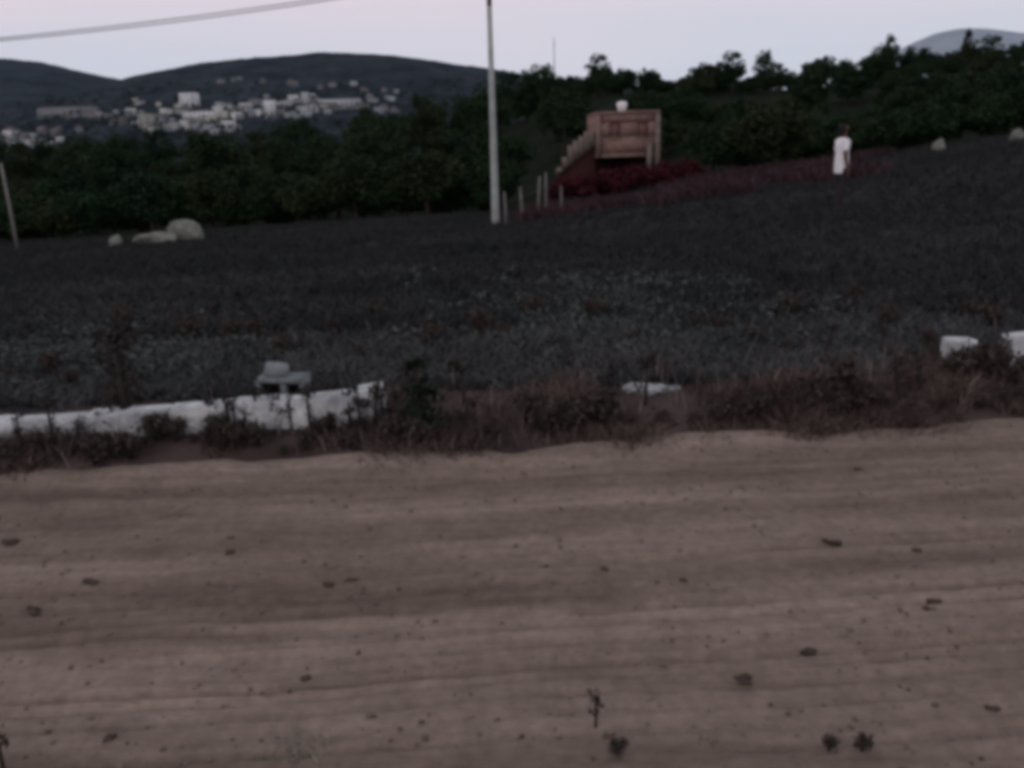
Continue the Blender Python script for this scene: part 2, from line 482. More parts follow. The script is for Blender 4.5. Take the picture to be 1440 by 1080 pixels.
angs = np.concatenate([np.radians(np.arange(-45, 45, 0.33)), np.radians(np.arange(45, 315, 3.0))])
radii = np.concatenate([[0.02], np.geomspace(0.5, 3.5, 20), np.arange(3.6, 9, 0.06), np.geomspace(9, 160, 170), np.geomspace(165, 14500, 50)])
ground = polar_sheet('ground', radii, angs, H, M['field'])
tag(ground, kind='structure')
ground.data.materials.append(M['shoulder']); ground.data.materials.append(M['undergrowth'])
nv = len(ground.data.polygons)
cen = np.zeros(nv * 3, np.float32); ground.data.polygons.foreach_get('center', cen); cen = cen.reshape(-1, 3)
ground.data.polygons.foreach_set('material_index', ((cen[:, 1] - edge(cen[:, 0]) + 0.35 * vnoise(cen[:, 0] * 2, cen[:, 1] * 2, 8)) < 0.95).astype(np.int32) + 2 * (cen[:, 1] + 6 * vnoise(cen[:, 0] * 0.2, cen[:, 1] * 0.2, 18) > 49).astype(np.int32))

# ------------------------------------------------------------------ dirt road with ruts
RUTS = []
for py_, wd_, dp_ in ((668, 0.05, 0.010), (700, 0.045, 0.014), (735, 0.04, 0.014), (765, 0.03, 0.010), (796, 0.028, 0.020), (822, 0.022, 0.010), (846, 0.02, 0.010),
                      (866, 0.018, 0.022), (888, 0.016, 0.020), (912, 0.014, 0.008), (946, 0.020, 0.026), (962, 0.010, 0.012), (984, 0.012, 0.012),
                      (1010, 0.016, 0.010), (1040, 0.016, 0.010), (1075, 0.02, 0.014)):
    hx_, hy_ = flat_hit(720, py_)
    RUTS.append((edge(hx_) - hy_, wd_, dp_))
RUTS += [(2.9, 0.08, 0.03), (3.4, 0.1, 0.03), (4.3, 0.08, 0.03)]
def road_z(x, v):
    """v = metres in front of the far edge (positive towards the camera)"""
    s = x + 0.0
    w = 0.05 * vnoise(s * 0.5, v * 0 + 2, 21) + 0.02 * vnoise(s * 1.6, v * 0 + 5, 22)
    u = v + w
    z = 0.012 * fbm(s * 0.7, u * 2.5, 23)
    z += 0.010 * fbm(s * 1.4, u * 9.0, 24, 3)
    z += 0.009 * fbm(s * 7, u * 11, 25, 3) + 0.02 * fbm(s * 1.1, u * 1.7, 27, 2)
    for c, wd, dp in RUTS:
        amp = 1.6 * dp * np.clip(0.5 + 1.5 * vnoise(s * 0.6 + c * 7, v * 0, 31), 0, 1.2)
        z += -amp * np.exp(-((u - c) / wd) ** 2) + 0.55 * amp * np.exp(-((u - c - 1.9 * wd) / wd) ** 2) + 0.35 * amp * np.exp(-((u - c + 1.9 * wd) / wd) ** 2)
    z += 0.03 * sstep(0.35, 0.0, v) * (1 + vnoise(s * 3, v * 0, 41))
    z -= 0.10 * sstep(0.06, -0.28, v + 0.12 * vnoise(s * 2.2, v * 0, 42) + 0.07 * vnoise(s * 7, v * 0, 43))
    return z
xs = np.concatenate([np.arange(-60, -5, 1.0), np.arange(-5, 5, 0.022), np.arange(5, 61, 1.0)])
vs = np.concatenate([np.arange(-0.3, 3.2, 0.013), np.arange(3.2, 7.0, 0.2)])
VX, VV = np.meshgrid(xs, vs)
VY = edge(VX) - VV
VZ = road_z(VX, VV)
k = len(xs); n = len(vs)
i = np.arange(n - 1)[:, None] * k + np.arange(k - 1)[None, :]
me = new_mesh('road', np.stack([VX, VY, VZ], -1).reshape(-1, 3), np.stack([i, i + k, i + k + 1, i + 1], -1).reshape(-1, 4)[:, ::-1])
me.materials.append(M['dirt_road'])
me.polygons.foreach_set('use_smooth', np.ones(len(me.polygons), bool))
road = bpy.data.objects.new('road', me); col.objects.link(road)
me.flip_normals() if me.polygons[0].normal.z < 0 else None
tag(road, kind='structure')

def road_at(px, py):
    d = ray(px, py); z = 0.0
    for _ in range(8):
        t = (z - CAM_Z) / d[2]; x, y = d[0] * t, d[1] * t
        z = float(road_z(x, edge(x) - y))
    return Vector((x, y, z))

# ------------------------------------------------------------------ far hills
HOR = lambda px: 209.0 - (px - 720) * 0.0349                # eye level in the photograph
def hill_sheet(name, prof, d0, d1, d2, foot, seed):
    """polar strip whose skyline follows prof (azimuth px -> py); d1 = distance of the ridge"""
    px = np.arange(prof[0][0], prof[-1][0] + 1, 4.0)
    py = np.interp(px, [p[0] for p in prof], [p[1] for p in prof])
    ker = np.hanning(9); ker /= ker.sum()
    pyp = np.pad(py, 4, mode='edge'); py = np.convolve(pyp, ker, 'valid')
    dirs = np.array([ray(a, b) for a, b in zip(px, py)])
    hx = dirs[:, 0] / dirs[:, 1]; hz = dirs[:, 2] / dirs[:, 1]          # slope at the ridge
    Ys = np.concatenate([np.linspace(d0, d1, 90), np.linspace(d1, d2, 25)[1:]])
    X = Ys[:, None] * hx[None, :]; Y = np.repeat(Ys[:, None], len(hx), 1)
    u = np.clip((Y - d0) / (d1 - d0), 0, 1)
    top = CAM_Z + hz[None, :] * d1
    prf = 0.55 * u + 0.45 * u * u * (3 - 2 * u)
    Z = foot + (top - foot) * prf
    back = np.clip((Y - d1) / (d2 - d1), 0, 1)
    Z = Z - (Z - foot) * back ** 1.5
    Z += (0.02 * d1 * fbm(X / (0.16 * d1), Y / (0.16 * d1), seed) * u * (1 - u) * 3)
    Z += 3.0 * fbm(X / 30, Y / 30, seed + 3, 3) * (0.3 + u)
    kk = len(hx); nn = len(Ys)
    i = np.arange(nn - 1)[:, None] * kk + np.arange(kk - 1)[None, :]
    me = new_mesh(name, np.stack([X, Y, Z], -1).reshape(-1, 3), np.stack([i, i + 1, i + kk + 1, i + kk], -1).reshape(-1, 4))
    me.materials.append(M['hill'])
    me.polygons.foreach_set('use_smooth', np.ones(len(me.polygons), bool))
    o = bpy.data.objects.new(name, me); col.objects.link(o)
    tag(o, kind='structure')
    return o, (hx, Ys, Z)

hillA, _ = hill_sheet('hill', [(-900, 150), (-500, 95), (-250, 84), (0, 82), (60, 88), (110, 100), (170, 113), (230, 124), (400, 160), (520, 190)], 900, 3400, 5000, -26, 3)
hillB, gridB = hill_sheet('hill', [(-500, 195), (-200, 182), (0, 160), (120, 130), (190, 111), (240, 103), (300, 90), (360, 83), (440, 79), (520, 80), (580, 84), (640, 94), (700, 102),
                             (760, 112), (850, 122), (1000, 126), (1300, 128), (1800, 140)], 420, 2300, 3600, -26, 9)
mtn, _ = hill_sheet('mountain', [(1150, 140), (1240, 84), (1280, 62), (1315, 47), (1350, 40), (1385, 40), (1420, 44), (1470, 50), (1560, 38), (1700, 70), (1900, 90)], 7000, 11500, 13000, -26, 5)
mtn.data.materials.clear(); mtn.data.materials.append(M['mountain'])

def hillB_at(px, py):
    hx, Ys, Z = gridB
    d = ray(px, py); s = d[0] / d[1]
    j = np.clip(np.interp(s, hx, np.arange(len(hx))), 0, len(hx) - 1.001)
    j0 = int(j); f = j - j0
    zc = Z[:, j0] * (1 - f) + Z[:, j0 + 1] * f
    yy = np.linspace(Ys[0], 2300, 1500)
    zz = np.interp(yy, Ys, zc)
    rz = CAM_Z + d[2] / d[1] * yy
    b = np.nonzero(rz <= zz)[0]
    i = b[0] if len(b) else 700
    return Vector((s * yy[i], yy[i], zz[i]))

# ------------------------------------------------------------------ far town on the hill foot
def town_house(kind, w, h, dep, wm, windows):
    r = empty('house', (0, 0, 0))
    b = MB(); b.box((0, 0, h / 2 - 1.5), (w, dep, h + 3)); b.build('wall', wm, r)
    f = MB()
    if kind == 'gable':
        f.prism([(-w / 2 - 0.4, h), (w / 2 + 0.4, h), (0, h + w * 0.32)], -dep / 2 - 0.4, dep / 2 + 0.4)
    elif kind == 'hip':
        f.prism([(-w / 2 - 0.5, h), (w / 2 + 0.5, h), (w * 0.42, h + 1.6), (-w * 0.42, h + 1.6)], -dep / 2 - 0.5, dep / 2 + 0.5)
    else:
        f.box((0, 0, h + 0.2), (w + 0.5, dep + 0.5, 0.4))
    f.build('roof', M['roof'] if kind != 'flat' else wm, r)
    for (x, z, ww, hh) in windows:
        p = MB(); p.box((x, -dep / 2 - 0.02, z), (ww, 0.12, hh)); p.build('window', M['pane'], r)
    return r

def win_row(w, floors, per, fh=3.0):
    return [((j + 0.5) / per * w - w / 2, 1.6 + fh * f, w / per * 0.38, 1.4) for f in range(floors) for j in range(per)]

TOWN_GROUP = 'houses of the far town below the hills'
protos = {
    'white_flat': town_house('flat', 10, 6.5, 8, M['town_white'], win_row(10, 2, 3)),
    'grey_flat': town_house('flat', 9, 5.0, 8, M['town_grey'], win_row(9, 1, 2)),
    'grey_hip': town_house('hip', 13, 4.0, 8, M['town_grey'], win_row(13, 1, 3)),
    'dim_gable': town_house('gable', 9, 4.5, 9, M['town_dim'], win_row(9, 1, 2)),
    'cream_flat': town_house('flat', 8, 7.0, 8, M['town_cream'], win_row(8, 2, 2)),
}
proto_used = set()
plabel = {'white_flat': 'small flat roofed white house in the far town', 'grey_flat': 'small flat roofed grey house in the far town',
          'grey_hip': 'low brown roofed grey house in the far town', 'dim_gable': 'dull grey gabled house in the far town',
          'cream_flat': 'two storey cream house in the far town'}
pcat = 'house'
hcount = defaultdict(list)
def put_house(kind, px, py, rz, s, label=None):
    p = hillB_at(px, py)
    if py < 138: z_ = 'alone on the hill slope'
    elif px < 95: z_ = 'at the far town\'s left end'
    elif px < 190: z_ = 'below the long grey shed'
    elif px < 335: z_ = 'around the tall white block'
    elif px < 450: z_ = 'around the narrow white tower'
    else: z_ = 'by the long grey terrace'
    label = plabel[kind].replace(' in the far town', '') + ' ' + z_
    if kind in proto_used:
        o = copy_tree(protos[kind], p, rz, s)
    else:
        o = protos[kind]; proto_used.add(kind); o.location = p; o.rotation_euler = (0, 0, rz)
        o.scale = s if hasattr(s, '__len__') else (s, s, s)
    tag(o, label, pcat, TOWN_GROUP); hcount[label].append((px, o))
    return o

# landmarks of the town first
special = [
    ('white', 268, 152, 'tall white block rising over the middle of the far town', 17, 15, 14, 'flat', 4),
    ('white', 381, 165, 'narrow white tower house right of the middle of the far town', 10, 17, 10, 'flat', 4),
    ('white', 430, 150, 'slim pale tower house standing high right in the far town', 8, 14, 8, 'flat', 4),
    ('white', 16, 189, 'small white gabled house at the far town\'s left end', 13, 4, 10, 'gable', 1),
    ('grey', 98, 163, 'long low grey shed at the foot of the left hill', 62, 8, 14, 'hip', 1),
    ('grey', 478, 152, 'long grey terrace at the far town\'s right end', 44, 9, 12, 'flat', 2),
    ('cream', 208, 180, 'cream four storey block low in the far town', 13, 14, 12, 'flat', 4),
    ('white', 290, 165, 'wide white terrace below the tall white block', 46, 6, 12, 'flat', 2),
    ('grey', 40, 204, 'pale grey row of houses at the bottom left of the far town', 36, 6, 12, 'flat', 2),
]
for mt_, px, py, lab, w, h, dep, kind, fl in special:
    p = hillB_at(px, py)
    k_ = p.y / 1000.0
    o = town_house(kind, w * k_, h * k_, dep * k_, M['town_' + mt_], [(x, z, ww, hh) for x, z, ww, hh in win_row(w * k_, fl, max(2, int(w / 5)), 3.4 * k_)])
    o.location = p; o.rotation_euler = (0, 0, random.uniform(-0.25, 0.25))
    tag(o, lab, 'house' if w < 30 else 'building')

zones = [  # x0, x1, y0, y1, count, kinds
    (0, 90, 188, 208, 16, ['grey_flat', 'grey_hip', 'dim_gable', 'white_flat']),
    (60, 190, 158, 186, 18, ['grey_hip', 'dim_gable', 'grey_flat', 'dim_gable']),
    (185, 335, 146, 190, 50, ['white_flat', 'grey_flat', 'cream_flat', 'grey_hip', 'grey_flat']),
    (330, 450, 142, 168, 30, ['white_flat', 'grey_flat', 'grey_flat', 'grey_hip']),
    (440, 560, 138, 160, 20, ['grey_flat', 'dim_gable', 'grey_hip']),
    (300, 560, 105, 138, 14, ['dim_gable', 'grey_flat', 'dim_gable']),
]
for x0, x1, y0, y1, cnt, kinds in zones:
    for q in range(cnt):
        kk = kinds[q % len(kinds)]
        px = x0 + (q + random.random()) / cnt * (x1 - x0); py = random.uniform(y0, y1)
        put_house(kk, px, py, random.uniform(-0.5, 0.5), random.uniform(0.75, 1.25))

for lb, os_ in hcount.items():
    if len(os_) > 1:
        os_.sort(key=lambda t_: t_[0])
        for q, (_, o_) in enumerate(os_): o_['label'] = lb + ', ' + ('leftmost' if q == 0 else nth(q) + ' from left')
# ------------------------------------------------------------------ far woods between the houses and over the valley
mb = MB()
pts = []
for _ in range(2600):
    px = rng.uniform(-200, 1500); py = rng.uniform(120, 232) if px < 620 else rng.uniform(112, 200)
    if py < 172 and px < 560 and rng.random() < 0.55: continue
    p = hillB_at(px, py)
    s = rng.uniform(2.5, 5.0) * (0.6 + p.y / 1800)
    c = np.array(p) + [0, 0, s * 0.6]
    q = rng.normal(size=(16, 3)) * [0.55, 0.55, 0.42] * s + c
    mb.leaves(q, s * 0.55, 0.3, 1.2)
far_woods = mb.build('woods', M['wood_far'])
tag(far_woods, 'dark scattered trees around and below the far town', 'woods', kind='stuff')

# ------------------------------------------------------------------ trees
def make_tree(seed, height, crown_w, crown_h, leaf=0.16, n_clump=46, per=70, mleaf='leaf', bare=0.25):
    global rng
    keep = rng; rng = np.random.default_rng(seed)
    r = empty('tree', (0, 0, 0))
    t = MB()
    lean = rng.uniform(-0.3, 0.3, 2)
    th = height * 0.5
    trunk = [(0, 0, -0.4), (lean[0] * 0.3, lean[1] * 0.3, th * 0.45), (lean[0], lean[1], th)]
    r0 = 0.028 * height
    t.tube(trunk, [r0 * 1.25, r0 * 0.85, r0 * 0.5], 7)
    clumps = []
    cz = height - crown_h / 2
    while len(clumps) < n_clump:
        p = rng.uniform(-1, 1, 3)
        q = np.linalg.norm(p)
        if q > 1 or q < 0.35: continue
        lump = 0.72 + 0.55 * vnoise(math.atan2(p[1], p[0]) * 1.5 + seed, p[2] * 2, seed)
        clumps.append(np.array([p[0] * crown_w / 2 * lump, p[1] * crown_w / 2 * lump, cz + p[2] * crown_h / 2 * lump]))
    base = np.array(trunk[-1])
    for c in clumps[:9]:
        mid = base * 0.5 + c * 0.5 + rng.normal(size=3) * 0.15
        t.tube([base + [0, 0, -th * rng.uniform(0.05, 0.35)], mid, c], [r0 * 0.42, r0 * 0.24, r0 * 0.08], 5)
    t.build('trunk', M['bark'], r, smooth=True)
    l = MB()
    for c in clumps:
        rad = rng.uniform(0.5, 1.0) * crown_w * 0.15
        m_ = int(per * rng.uniform(0.5, 1.4))
        q = rng.normal(size=(m_, 3)); q /= np.linalg.norm(q, axis=1)[:, None]
        q = q * (rng.uniform(0.2, 1, m_) ** 0.5)[:, None] * rad * [1, 1, 0.75] + c
        l.leaves(q, leaf, 0.2)
    l.build('crown', M[mleaf], r)
    rng = keep
    return r

tp = [make_tree(1, 5.5, 5.4, 5.3, n_clump=60), make_tree(2, 6.2, 4.8, 5.5, n_clump=60), make_tree(3, 4.6, 5.8, 4.6, n_clump=60), make_tree(4, 6.8, 5.8, 5.9, n_clump=64),
      make_tree(5, 5.0, 4.2, 3.8, mleaf='leaf_pale'), make_tree(6, 3.4, 4.8, 3.5, n_clump=56)]
tree_used = [False] * len(tp)
def put_tree(v, loc, rz, s, label, group=None):
    loc = Vector(loc)
    if tree_used[v]:
        o = copy_tree(tp[v], loc, rz, s)
    else:
        o = tp[v]; tree_used[v] = True; o.location = loc; o.rotation_euler = (0, 0, rz); o.scale = s if hasattr(s, '__len__') else (s,) * 3
    if 'group' in o: del o['group']
    tag(o, label, 'tree', group)
    return o

# left and middle belt behind the field, then the ridge on the right
def tree_label(px, Y, v, s):
    for lim, t in ((75, 'behind the leaning wooden post'), (205, 'below the long grey shed'), (320, 'behind the large pale boulder'), (430, 'under the far town'),
                   (545, 'below the long grey terrace'), (690, 'left of the tall pole'), (780, 'between pole and brick house'), (955, 'behind the brick house'),
                   (1090, 'right of the brick house'), (1180, 'left of the person\'s head'), (1290, 'right of the person\'s head'), (1390, 'below the pale mountain'), (9999, 'at the field\'s right edge')):
        if px < lim: break
    row = 'front row' if Y < 56 else 'second row' if Y < 76 else 'third row' if Y < 100 else 'back row'
    kind = ['rounded', 'upright', 'broad', 'tall', 'dusty', 'low'][v]
    return '%s dark tree in the %s %s' % (kind, row, t)
G1 = 'dark trees behind the field on the left'
G2 = 'dark trees covering the ridge on the right'
def belt(n, pa, pb, Ys, smin, smax, vs, grp):
    for q in range(n):
        px = pa + (q + random.random()) / n * (pb - pa)
        Y = random.choice(Ys) + random.uniform(-2, 2)
        if 725 < px < 985 and Y < 74: Y = random.uniform(76, 118)
        x = (px - 720) / FPX * Y * 1.035
        s = random.uniform(smin, smax); v = random.choice(vs)
        put_tree(v, on_ground(x, Y), random.uniform(0, 6.28), (s * 1.15, s * 1.15, s), tree_label(px, Y, v, s), grp)
belt(34, -60, 800, [47, 49, 52, 55], 0.55, 0.8, [0, 2, 2, 5, 5], G1)
belt(34, -60, 800, [62, 70, 80], 0.75, 1.0, [0, 1, 2, 3], G1)
belt(34, -60, 800, [92, 105, 120], 0.9, 1.15, [0, 1, 2, 3], G1)
belt(22, 985, 1500, [46, 50, 56], 0.6, 0.85, [0, 2, 5, 5], G2)
belt(46, 800, 1560, [66, 76, 86], 0.6, 0.9, [0, 1, 2, 5], G2)
belt(56, 775, 1560, [96, 106, 116, 124], 0.5, 0.78, [0, 1, 2, 5, 5], G2)
belt(60, 775, 1560, [112, 118, 124, 130], 0.4, 0.66, [0, 2, 5, 5, 5], G2)
# skyline trees one can tell apart
def skyline(px, top, Y, v, hgt, label, wide=1.0):
    p = at(px, top, Y)
    base_h = [5.5, 6.2, 4.6, 6.8, 5.0, 3.4][v]
    g = float(H(p.x, Y))
    s = max((p.z - g) / base_h, 0.35)
    put_tree(v, (p.x, Y, g), random.uniform(0, 6), (s * wide, s * wide, s), label)
skyline(853, 86, 110, 0, 6, 'round headed tree on the skyline above the brick house', 0.75)
skyline(908, 92, 112, 2, 6, 'broad low tree on the skyline right of the brick house', 0.9)
skyline(1075, 68, 112, 3, 7, 'tall pointed tree on the skyline halfway along the ridge', 0.75)
skyline(1010, 86, 112, 1, 6, 'narrow tree on the skyline left of the tall pointed one', 0.7)
skyline(1150, 74, 108, 2, 6, 'flat topped tree on the skyline right of the tall pointed one', 0.9)
skyline(1190, 74, 110, 0, 6, 'short round tree in the dip of the right skyline', 0.7)
skyline(1255, 48, 105, 1, 7, 'dark upright tree breaking the skyline left of the pale mountain', 0.65)
skyline(1290, 58, 106, 5, 6, 'low dense tree on the skyline just left of the pale mountain', 0.8)
skyline(1365, 40, 100, 1, 7, 'slim dark tree standing against the pale mountain', 0.6)
skyline(1425, 60, 100, 3, 7, 'broad dark tree on the skyline at the right edge', 0.9)
skyline(738, 96, 125, 4, 6, 'thin dusty tree on the skyline right of the tall pole', 0.5)
skyline(820, 106, 118, 5, 6, 'low dark tree on the skyline left of the round headed tree', 0.9)
skyline(600, 128, 118, 3, 7, 'large dark tree left of the tall pole below the hill', 0.9)
skyline(660, 122, 120, 0, 7, 'large rounded tree just left of the tall pole', 0.9)
skyline(560, 150, 112, 2, 6, 'spreading dark tree below the right end of the hill', 1.0)
skyline(1400, 110, 56, 3, 7, 'near black tree towering at the right edge of the field', 0.9)

from collections import defaultdict
same = defaultdict(list)
for o_ in col.objects:
    if o_.get('category') == 'tree': same[o_['label']].append(o_)
for lb, os_ in same.items():
    if len(os_) > 1:
        os_.sort(key=lambda o_: o_.location.x / o_.location.y)
        for q, o_ in enumerate(os_):
            o_['label'] = lb + ', ' + ('leftmost' if q == 0 else nth(q) + ' from left')
# ------------------------------------------------------------------ brick house
HY = 60.0
hs = HY / FPX * 1.035
def hx(px): return at(px, 203, HY).x
def hz(px, py): return at(px, py, HY).z
house = empty('brick_house', (0, HY, 0))
tag(house, 'unfinished two storey red brick house with outside stair beyond the field', 'house')
x0, x1 = hx(838), hx(927)
zt, zm, zb = hz(880, 160), hz(880, 216), -2.6
W = x1 - x0; xc = (x0 + x1) / 2; DEP = 6.0
def hb(name, m, *boxes):
    b = MB()
    for c, s in boxes: b.box(c, s)
    return b.build(name, m, house)
# upper storey brick walls with two window openings in the front
wz0, wz1 = zm + 1.05, zm + 1.95
xa, xb_, xc_, xd = x0 + 0.9, x0 + 1.6, x0 + 2.7, x0 + 3.4
T = 0.18
hb('wall', M['brick'],
   ((xc, 0, (zm + wz0) / 2), (W, T, wz0 - zm)), ((xc, 0, (wz1 + zt) / 2), (W, T, zt - wz1)),
   (((x0 + xa) / 2, 0, (wz0 + wz1) / 2), (xa - x0, T, wz1 - wz0)), (((xb_ + xc_) / 2, 0, (wz0 + wz1) / 2), (xc_ - xb_, T, wz1 - wz0)),
   (((xd + x1) / 2, 0, (wz0 + wz1) / 2), (x1 - xd, T, wz1 - wz0)),
   ((x0 + T / 2, DEP / 2 + T / 2, (zm + zt) / 2), (T, DEP - T, zt - zm)), ((x1 - T / 2, DEP / 2 + T / 2, (zm + zt) / 2), (T, DEP - T, zt - zm)),
   ((xc, DEP + T / 2 + 0.09, (zm + zt) / 2), (W, T, zt - zm)))
for a, b in ((xa, xb_), (xc_, xd)):
    w = hb('window', M['shutter'], (((a + b) / 2, 0.03, (wz0 + wz1) / 2), (b - a, 0.05, wz1 - wz0)))
    f = MB()
    f.box(((a + b) / 2, -0.1, wz0 - 0.05), (b - a + 0.12, 0.10, 0.09)); fo = f.build('sill', M['concrete_house'], w)
hb('roof', M['concrete_house'], ((xc, DEP / 2, zt + 0.09), (W + 0.06, DEP + 0.4, 0.16)))
hb('floor_slab', M['concrete_house'], ((xc, DEP / 2, zm - 0.11), (W + 0.1, DEP + 0.4, 0.2)))
for px_, wd in ((841, 0.28), (912, 0.30), (924, 0.32)):
    x = hx(px_)
    top = zt if px_ != 912 else zm - 0.22
    if px_ == 912: hb('pillar', M['render'], ((x, -0.33, (zm + 0.6 + zb) / 2), (wd, wd, zm + 0.6 - zb)))
    else:
        lo_ = zm - 0.2 if px_ == 841 else zb
        hb('pillar', M['concrete_house'] if px_ == 841 else M['render'], ((x, -0.2, (zt - 0.02 + lo_) / 2), (wd, 0.2, zt - 0.02 - lo_)))
# ground floor: recessed veranda, its shade put into the dark red wall colour
hb('ground_floor_wall', M['shaded_wall'], ((xc, 2.4, (zb + zm) / 2 - 0.11), (W - 0.02, 0.2, zm - zb - 0.22)),
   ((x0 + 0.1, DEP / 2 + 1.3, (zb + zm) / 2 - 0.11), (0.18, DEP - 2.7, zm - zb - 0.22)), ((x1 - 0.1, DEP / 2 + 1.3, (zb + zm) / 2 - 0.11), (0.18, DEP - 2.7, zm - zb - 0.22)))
hb('door', M['shutter'], ((xc + 0.4, 2.27, zb + 1.05), (0.9, 0.06, 2.1)))
# outside stair on the left
sx0, sx1 = hx(782), x0 - 0.02
sz0, sz1 = -0.1, zm + 0.85
NS = 11
for q in range(NS):
    xx = sx0 + (q + 0.5) / NS * (sx1 - sx0); top = sz0 + (q + 1) / NS * (sz1 - sz0)
    s_ = MB(); s_.box((xx, 0.75, top - 0.14), ((sx1 - sx0) / NS - 0.004, 1.1, 0.28)); s_.build('step', M['concrete_house'], house)
for q in range(7):                                           # broken, stepped masonry parapet
    f0, f1 = q / 7, (q + 1) / 7
    xa_ = sx0 + f0 * (sx1 - sx0); xb2 = sx0 + f1 * (sx1 - sx0)
    zl = sz0 + f0 * (sz1 - sz0); zh = sz0 + f1 * (sz1 - sz0) + random.choice([0.05, 0.25, 0.45, 0.6, 0.9])
    b = MB(); b.box(((xa_ + xb2) / 2, 0.11, (zl + zh) / 2), (xb2 - xa_ - 0.006, 0.14, zh - zl), 0, 0.02); b.build('parapet_block', M['render'], house)
b = MB(); b.prism([(sx0 + 0.1, zb), (x0 - 0.03, zb), (x0 - 0.03, sz1 - 0.32), (sx0 + 0.1, sz0 - 0.25)], 0.25, 1.25); b.build('stair_base_wall', M['shaded_wall'], house)  # solid base, the shade under the stair put into its colour
for q in ():
    xx = sx0 + q * (sx1 - sx0); top = sz0 + q * (sz1 - sz0) - 0.12
    hb('stair_pier', M['render'], ((xx, 0.75, (top + zb) / 2), (0.25, 0.9, top - zb)))
tank = empty('water_tank', (hx(878), HY + 1.2, zt + 0.19))
tag(tank, 'small white round water tank on the brick house roof', 'water tank')
b = MB(); b.lathe([(0.001, 0), (0.26, 0), (0.34, 0.42), (0.33, 0.46)], 18); b.build('barrel', M['tank'], tank, True)
b = MB(); b.lathe([(0.36, 0.46), (0.36, 0.52), (0.2, 0.62), (0.001, 0.64)], 18); b.build('lid', M['tank'], tank, True)

# red shrubs in front of the house
def make_shrub(seed, w, h, mleaf, n=1600, leaf=0.10):
    global rng
    keep = rng; rng = np.random.default_rng(seed)
    r = empty('shrub', (0, 0, 0))
    t = MB()
    tips = []
    for q in range(9):
        a = rng.uniform(0, 6.28); rr = rng.uniform(0.1, 0.45) * w
        tip = np.array([math.cos(a) * rr, math.sin(a) * rr, h * rng.uniform(0.45, 0.9)])
        t.tube([(0, 0, -0.05 * h), tip * [0.4, 0.4, 0.55], tip], [0.02 * h, 0.013 * h, 0.005 * h], 5); tips.append(tip)
    t.build('stem', M['bark'], r)
    l = MB()
    for q in range(30):
        c = tips[q % 9] * rng.uniform(0.55, 1.05) + rng.normal(size=3) * [0.1 * w, 0.1 * w, 0.07 * h]
        m_ = n // 30
        l.leaves(rng.normal(size=(m_, 3)) * [0.09 * w, 0.09 * w, 0.08 * h] + c, leaf, 0.1)
    o = l.build('foliage', M[mleaf], r)
    rng = keep
    return r
red = make_shrub(41, 2.8, 1.5, 'red_leaf', 2400, 0.13)
first = True
for px, Y, s, lab in ((800, 58.2, 0.9, 'dark red shrub at the foot of the outside stair'), (832, 57.6, 0.8, 'low dark red shrub under the dark veranda'),
                      (862, 57.2, 0.95, 'dark red shrub under the middle of the brick house'), (893, 57.6, 1.0, 'dark red shrub before the pale pillars'),
                      (928, 57.0, 0.95, 'dark red shrub at the right corner of the brick house'), (960, 57.5, 0.8, 'dark red shrub beyond the brick house\'s right corner'),
                      (800, 45, 0.85, 'dark red shrub behind the stakes at the fence\'s right end'), (838, 43, 0.9, 'dark red shrub in the field before the dark veranda'),
                      (878, 42.5, 0.8, 'dark red shrub in the field below the house\'s middle'), (915, 43, 0.8, 'dark red shrub in the field below the pale pillars'),
                      (950, 45, 0.85, 'dark red shrub in the field right of the house'),
                      (985, 56.0, 0.6, 'smallest dark red shrub farthest right of the brick house')):
    x = at(px, 260, Y).x
    p = on_ground(x, Y)
    if first: red.location = p; red.scale = (s, s, s); o = red; first = False
    else: o = copy_tree(red, p, random.uniform(0, 6), s)
    tag(o, lab, 'shrub', 'red shrubs in front of the brick house')

# stake fence by the pole
fence = empty('stake_fence', (0, 0, 0))
tag(fence, 'row of uneven pale wooden stakes between the pole and brick house', 'fence')
fp = []
for px, py, h in ((712, 312, 1.1), (735, 312, 1.2), (756, 312, 1.5), (768, 308, 1.6), (790, 308, 1.0)):
    Y = 31 + (px - 712) * 0.035
    x = at(px, py, Y).x; g = float(H(x, Y))
    b = MB(); lx, ly = random.uniform(-0.12, 0.12), random.uniform(-0.05, 0.05)
    b.tube([(x, Y, g - 0.3), (x + lx * 0.5, Y + ly, g + h * 0.5), (x + lx, Y + ly, g + h)], [0.055, 0.05, 0.035], 7)
    b.build('stake', M['stake'], fence)
    fp.append((x + lx * 0.6, Y + ly, g + h * 0.7))
b = MB(); b.tube(fp, 0.006, 4); b.build('wire', M['cable'], fence)

# ------------------------------------------------------------------ pole, cable
PY = 32.0
pb = at(697, 308, PY); ptop = at(686.5, -45, PY)
pole = empty('utility_pole', (pb.x, PY, float(H(pb.x, PY))))
tag(pole, 'tall pale grey tapered concrete pole standing alone in the field', 'pole')
dx = ptop.x - pb.x; gz = pole.location.z
def pp(f): return (dx * f, 0, (ptop.z - gz) * f)
b = MB(); b.tube([(0, 0, -0.5), pp(0.0), pp(0.4), pp(0.86)], [0.145, 0.14, 0.11, 0.085], 14); b.build('shaft', M['concrete'], pole, True)
b = MB(); b.tube([pp(0.861), pp(1.0)], [0.088, 0.08], 14); b.build('pole_head', M['pole_top'], pole, True)
b = MB(); b.box(pp(0.97), (0.1, 0.6, 0.1)); b.build('crossarm', M['pole_top'], pole)
for yy in (-0.17, 0.17):
    b = MB(); c = pp(0.97); b.lathe([(0.001, 0.06), (0.05, 0.06), (0.03, 0.1), (0.05, 0.14), (0.03, 0.2), (0.001, 0.2)], 10, (c[0], yy, c[2])); b.build('insulator', M['pole_top'], pole, True)
